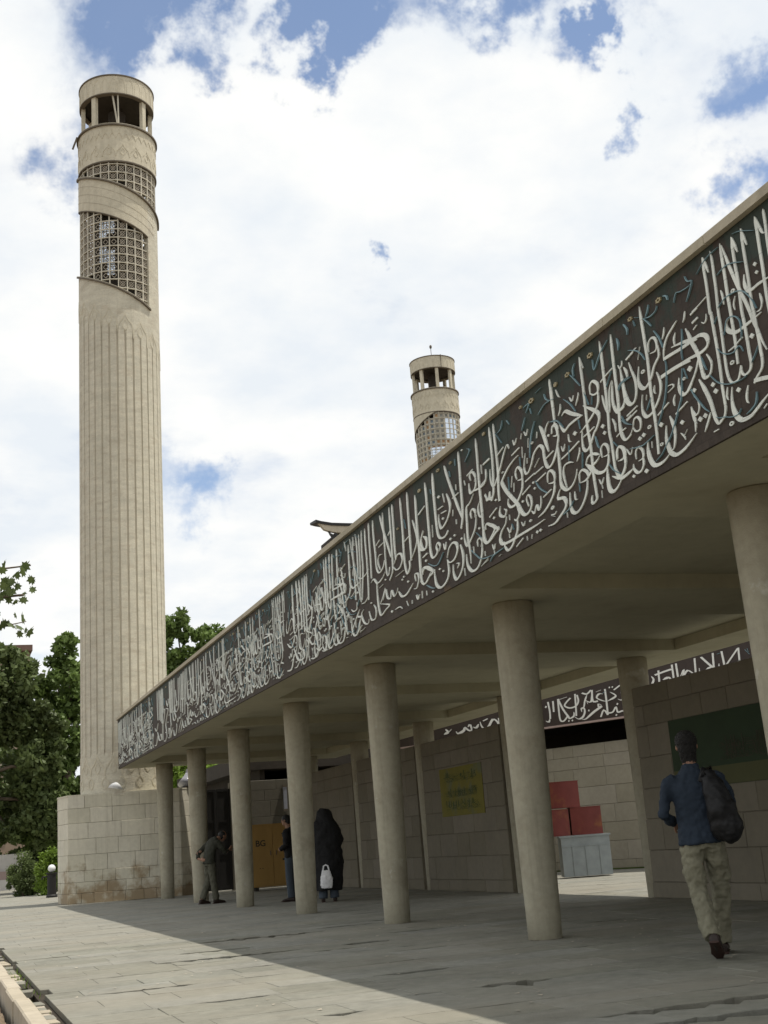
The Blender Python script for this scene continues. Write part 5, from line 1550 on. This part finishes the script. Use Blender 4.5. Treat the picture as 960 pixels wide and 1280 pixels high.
def shoe(name,parent,heel,toe,m,s=1.0,w=.045,up=.07):
    h,t=Vector(heel),Vector(toe); b=MB(); d=(t-h); L_=d.length; d/=L_
    uz=Vector((0,0,1)); uz=(uz-d*uz.dot(d)).normalized()
    b.tube([h-d*.02+uz*.045,h+d*L_*.2+uz*.05,h+d*L_*.5+uz*.042,h+d*L_*.8+uz*.032,h+d*(L_+.01)+uz*.022],[(.034*s,.042*s),(.042*s,.05*s),(.045*s,.04*s),(.048*s,.030*s),(.03*s,.018*s)],12,ref=tuple(uz))
    b.ball(h+d*L_*.17+uz*up,(.042*s,.045*s,.045*s))
    o=fuse(b,name,m,parent,.009,3)
    b=MB(); b.tube([h-d*.035+uz*.008,h+d*L_*.3+uz*.008,h+d*L_*.75+uz*.008,h+d*(L_+.03)+uz*.008],[(.036*s,.010),(.038*s,.009),(.048*s,.009),(.025*s,.009)],10,ref=tuple(uz)); b.build('sole',M['sole'],o)
    return o
# -- walking man, seen from behind, nearest figure
mw=thing('person','person walking away in a navy shirt and khaki trousers with a black backpack','person',(5.96,9.06,0),-.56)
b=MB()
head(b,(.0,.065,1.665),(.05,1,-.08)); b.tube([(0,.02,1.42),(0,.03,1.50),(0,.045,1.62)],[.065,.056,.058],12)
b.tube([(0,0,.90),(0,0,1.1),(0,.01,1.3),(0,.01,1.42)],[(.13,.08),(.125,.08),(.14,.085),(.08,.055)],14,ref=(0,1,0))
for s_,el,wr in ((-1,(-.272,-.06,1.13),(-.20,.17,1.06)),(1,(.265,-.0,1.13),(.20,.21,1.0))):
    b.tube([(s_*.12,.0,1.39),(s_*.18,.0,1.36),(s_*.235,-.03,1.25),el,tuple((Vector(el)+Vector(wr))/2),wr],[.04,.038,.036,.036,.034,.025],10)
    d=(Vector(wr)-Vector(el)).normalized(); hand(b,wr,d,(-s_,0,-.2),1.0,s_)
hipL,knL,anL=(-.088,-.01,.90),(-.085,-.02,.50),(-.035,-.285,.165)
hipR,knR,anR=(.088,.01,.90),(.085,.16,.50),(.04,.24,.10)
for a,k_,c in ((hipL,knL,anL),(hipR,knR,anR)):
    m1=(Vector(a)+Vector(k_))/2; m2=Vector(k_)*.65+Vector(c)*.35; b.tube([a,m1,k_,m2,c],[.082,.070,.052,.052,.036],12)
fuse(b,'body',M['skin'],mw,.0085,3)
b=MB(); hc=Vector((0,.055,1.695)); b.ball(hc+Vector((0,-.012,.012)),(.092,.098,.092)); b.ball(hc+Vector((0,-.045,-.045)),(.078,.055,.075)); b.tube([hc+Vector((0,-.045,-.06)),hc+Vector((0,-.03,-.165))],[(.075,.05),(.062,.045)],10,ref=(0,1,0))
fuse(b,'hair',M['hair'],mw,.007,2,(.012,.022))
b=MB()
b.tube([(0,.0,.875),(0,0,.93),(0,.0,1.05),(0,.0,1.20),(0,.0,1.33),(0,.005,1.42),(0,.015,1.475)],[(.192,.150),(.188,.145),(.172,.125),(.180,.120),(.195,.115),(.150,.085),(.072,.068)],18,ref=(0,1,0))
b.tube([(-.13,0,1.40),(-.20,0,1.37),(-.238,-.03,1.27),(-.268,-.062,1.13),(-.225,.07,1.085),(-.20,.16,1.062)],[.066,.062,.053,.048,.044,.040],12)
b.tube([(.13,0,1.40),(.205,0,1.375),(.248,-.02,1.27),(.272,-.0,1.13),(.235,.10,1.06),(.21,.18,1.01)],[.07,.070,.060,.055,.048,.042],12)
b.tube([(0,.015,1.47),(0,.022,1.515)],[(.076,.070),(.068,.062)],14,ref=(0,1,0))
fuse(b,'shirt',M['navy'],mw,.010,8,(.07,.034))
b=MB()
b.tube([(0,0,.96),(0,0,.92),(0,-.0,.84)],[(.140,.095),(.158,.112),(.150,.11)],16,ref=(0,1,0))
b.tube([(-.075,0,.90),(-.095,-.012,.75),(-.09,-.018,.52),(-.078,-.09,.42),(-.055,-.21,.26),(-.040,-.275,.165)],[(.095,.105),(.092,.10),(.074,.080),(.076,.082),(.070,.076),(.068,.074)],14)
b.tube([(.075,0,.90),(.092,.06,.75),(.09,.15,.52),(.078,.18,.40),(.055,.225,.22),(.042,.24,.09)],[(.095,.105),(.092,.10),(.074,.080),(.074,.08),(.070,.074),(.070,.074)],14)
b.ball((-.165,-.005,.66),(.025,.06,.085)); b.ball((.16,.09,.66),(.025,.06,.085))
fuse(b,'trousers',M['khaki'],mw,.010,3,(.06,.045))
shoe('shoe',mw,(-.036,-.345,.125),(-.015,-.165,.012),M['shoe'],1.12)
shoe('shoe',mw,(.04,.19,.0),(.05,.44,.005),M['shoe'])
# backpack, hanging from the right shoulder
bp=thing('backpack','black backpack hanging off the right shoulder of the walking person','backpack',(5.96,9.06,0),-.56)
b=MB(); b.tube([(.19,-.12,.90),(.20,-.16,.98),(.185,-.17,1.15),(.15,-.15,1.32),(.12,-.12,1.44)],[(.08,.06),(.12,.09),(.12,.10),(.095,.075),(.05,.04)],16,ref=(0,1,0)); b.ball((.23,-.17,1.0),(.11,.10,.14))
fuse(b,'bag_body',M['pack'],bp,.012,4,(.08,.03))
b=MB(); b.tube([(.07,-.16,1.36),(.11,-.07,1.465),(.145,.03,1.47),(.16,.115,1.38),(.17,.13,1.2),(.17,.06,1.02)],[(.03,.009)]*6,8); b.build('strap',M['pack'],bp,True)
b=MB(); b.tube([(.07,-.16,1.40),(.09,-.19,1.44),(.12,-.16,1.40)],.010,6); b.build('loop',M['pack'],bp)
mw.rotation_euler=(0,-.03,-.56); bp.rotation_euler=(0,-.03,-.56)
# -- man leaning forward by the fifth column, hand behind his back
lm=thing('person','person in dark olive leaning forward beside a far column, hand on hip','person',(5.86,28.35,0),-1.25)
b=MB(); head(b,(.0,.36,1.42),(.1,.8,-.55)); b.tube([(0,.16,1.34),(0,.24,1.38),(0,.33,1.40)],[.062,.056,.056],12)
b.tube([(0,-.02,.86),(0,0,1.05),(0,.08,1.25),(0,.15,1.34)],[(.14,.09),(.13,.09),(.155,.095),(.11,.07)],14,ref=(0,1,0))
b.tube([(-.15,.12,1.30),(-.22,.03,1.20),(-.27,-.14,1.08),(-.2,-.16,.97),(-.11,-.15,.95)],[.05,.045,.036,.032,.024],10); hand(b,(-.11,-.15,.95),(1,-.05,-.1),(0,1,0),1.0,-1)
b.tube([(.15,.12,1.30),(.2,.2,1.17),(.20,.30,1.06),(.16,.42,1.12)],[.05,.045,.036,.024],10); hand(b,(.16,.42,1.12),(-.2,.6,.4),(-1,0,0),1.0,1)
for s_ in (-1,1): b.tube([(s_*.08,0,.86),(s_*.09,.02,.48),(s_*.1,-.05+.12*s_,.1)],[.08,.052,.036],12)
fuse(b,'body',M['skin'],lm,.010,3)
b=MB(); b.ball((0,.345,1.455),(.088,.092,.082)); b.ball((0,.31,1.41),(.07,.05,.07)); fuse(b,'hair',M['hair'],lm,.011,2)
b=MB(); b.tube([(0,-.03,.84),(0,-.01,.95),(0,.02,1.1),(0,.08,1.25),(0,.14,1.34),(0,.19,1.385)],[(.17,.12),(.168,.118),(.17,.115),(.19,.115),(.15,.09),(.07,.065)],16,ref=(0,1,0))
b.tube([(-.13,.12,1.32),(-.21,.06,1.24),(-.275,-.08,1.12),(-.27,-.14,1.06),(-.20,-.165,.98)],[.07,.065,.055,.050,.045],10)
b.tube([(.13,.12,1.32),(.21,.19,1.18),(.21,.29,1.07),(.17,.39,1.11)],[.07,.062,.052,.042],10); fuse(b,'jacket',M['olive'],lm,.013,3,(.08,.03))
b=MB(); b.tube([(0,-.02,.95),(0,0,.82)],[(.155,.11),(.15,.11)],14,ref=(0,1,0))
b.tube([(-.075,0,.86),(-.09,.01,.5),(-.10,-.15,.10)],[.095,.078,.072],12); b.tube([(.075,0,.86),(.09,.03,.5),(.10,.08,.08)],[.095,.078,.072],12); fuse(b,'trousers',M['olivetrouser'],lm,.013,3,(.07,.03))
shoe('shoe',lm,(-.1,-.21,.01),(-.11,.03,.005),M['shoe']); shoe('shoe',lm,(.1,.03,.0),(.12,.28,.005),M['shoe'])
# -- person in a long black cloak with a white bag
wm=thing('person','person in a long black cloak over grey blue trousers beside a round column','person',(7.33,24.25,0),-.3)
b=MB(); head(b,(0,.10,1.60),(0,1,-.1)); b.tube([(0,.0,1.38),(0,.05,1.55)],[.062,.055],12)
b.tube([(0,0,.85),(0,0,1.1),(0,.0,1.3),(0,.0,1.40)],[(.14,.09),(.13,.09),(.155,.095),(.11,.07)],14,ref=(0,1,0))
b.tube([(-.15,0,1.36),(-.22,.0,1.15),(-.21,.02,.92),(-.20,-.02,.74)],[.05,.042,.035,.024],10); hand(b,(-.20,-.02,.74),(0,0,-1),(1,0,0),1,1,1.0)
b.tube([(.15,0,1.36),(.22,.02,1.15),(.17,.2,1.05)],[.05,.042,.03],10); hand(b,(.17,.2,1.05),(-.3,1,0),(-1,0,0),1,1)
for s_ in (-1,1): b.tube([(s_*.08,0,.86),(s_*.09,.02,.48),(s_*.095,.0,.1)],[.08,.052,.036],12)
fuse(b,'body',M['skin'],wm,.011,3)
b=MB(); b.tube([(0,-.02,.22),(0,-.02,.34),(.02,-.02,.75),(0,-.01,1.1),(0,.0,1.33),(0,.01,1.46),(0,.05,1.58),(0,.06,1.70),(0,.065,1.765)],[(.26,.20),(.29,.22),(.30,.215),(.30,.20),(.30,.185),(.25,.16),(.17,.145),(.145,.135),(.09,.09)],20,ref=(0,1,0))
b.tube([(-.2,0,1.36),(-.27,.0,1.15),(-.26,.02,.92),(-.235,-.02,.82)],[.09,.08,.07,.055],10); b.tube([(.2,0,1.36),(.28,.03,1.15),(.2,.15,1.02)],[.09,.08,.07],10)
fuse(b,'cloak',M['blackcloth'],wm,.014,3,(.16,.06))
b=MB()
for s_ in (-1,1): b.tube([(s_*.08,0,.9),(s_*.10,0,.5),(s_*.11,-.01,.07)],[.09,.085,.09],12)
fuse(b,'trousers',M['jeans'],wm,.014,3)
for s_ in (-1,1): shoe('shoe',wm,(s_*.11,-.05,.0),(s_*.12,.18,.005),M['shoe'])
bgx=thing('carrier_bag','white plastic carrier bag hanging beside the black cloak','bag',(7.20,23.93,0),-.3)
b=MB(); b.tube([(0,0,.27),(0,0,.33),(.005,0,.45),(0,0,.56),(0,0,.60)],[(.10,.05),(.125,.065),(.12,.06),(.09,.035),(.075,.02)],14,ref=(0,1,0)); fuse(b,'bag_body',M['bag'],bgx,.012,2,(.05,.03))
b=MB(); b.tube([(-.06,0,.59),(-.04,0,.68),(0,0,.70),(.04,0,.68),(.06,0,.59)],[(.014,.004)]*5,6); b.build('handle',M['bag'],bgx)
# -- person in black standing behind the same column
hm=thing('person','person in black top and jeans half hidden behind the third column from the right','person',(7.05,25.9,0),.9)
b=MB(); head(b,(0,.07,1.62),(0,1,-.1)); b.tube([(0,0,1.40),(0,.05,1.58)],[.06,.055],12)
b.tube([(0,0,.88),(0,0,1.1),(0,0,1.3),(0,0,1.42)],[(.14,.09),(.13,.09),(.155,.095),(.11,.07)],14,ref=(0,1,0))
for s_ in (-1,1):
    b.tube([(s_*.15,0,1.38),(s_*.25,-.03,1.12),(s_*.14,.16,1.05)],[.05,.04,.025],10); hand(b,(s_*.14,.16,1.05),(-s_*.7,.6,0),(0,-1,0),1,s_)
    b.tube([(s_*.085,0,.88),(s_*.09,.01,.48),(s_*.1,-.02,.1)],[.082,.052,.036],12)
fuse(b,'body',M['skin'],hm,.011,3)
b=MB(); b.ball((0,.055,1.655),(.09,.096,.09)); b.ball((0,.01,1.60),(.075,.05,.07)); fuse(b,'hair',M['hair'],hm,.011,2)
b=MB(); b.tube([(0,0,.86),(0,0,1.05),(0,0,1.2),(0,0,1.33),(0,0,1.42),(0,.02,1.47)],[(.18,.125),(.175,.12),(.185,.12),(.2,.115),(.15,.09),(.07,.065)],16,ref=(0,1,0))
for s_ in (-1,1): b.tube([(s_*.13,0,1.40),(s_*.21,0,1.36),(s_*.28,-.03,1.13),(s_*.16,.14,1.05)],[.07,.07,.062,.05],10)
fuse(b,'jumper',M['blackcloth'],hm,.013,3,(.08,.03))
b=MB(); b.tube([(0,0,.98),(0,0,.86)],[(.16,.11),(.155,.11)],14,ref=(0,1,0))
for s_ in (-1,1): b.tube([(s_*.078,0,.9),(s_*.09,.01,.5),(s_*.10,-.02,.08)],[.098,.08,.075],12)
fuse(b,'trousers',M['jeans'],hm,.013,3)
for s_ in (-1,1): shoe('shoe',hm,(s_*.1,-.07,.0),(s_*.12,.17,.005),M['shoe'])
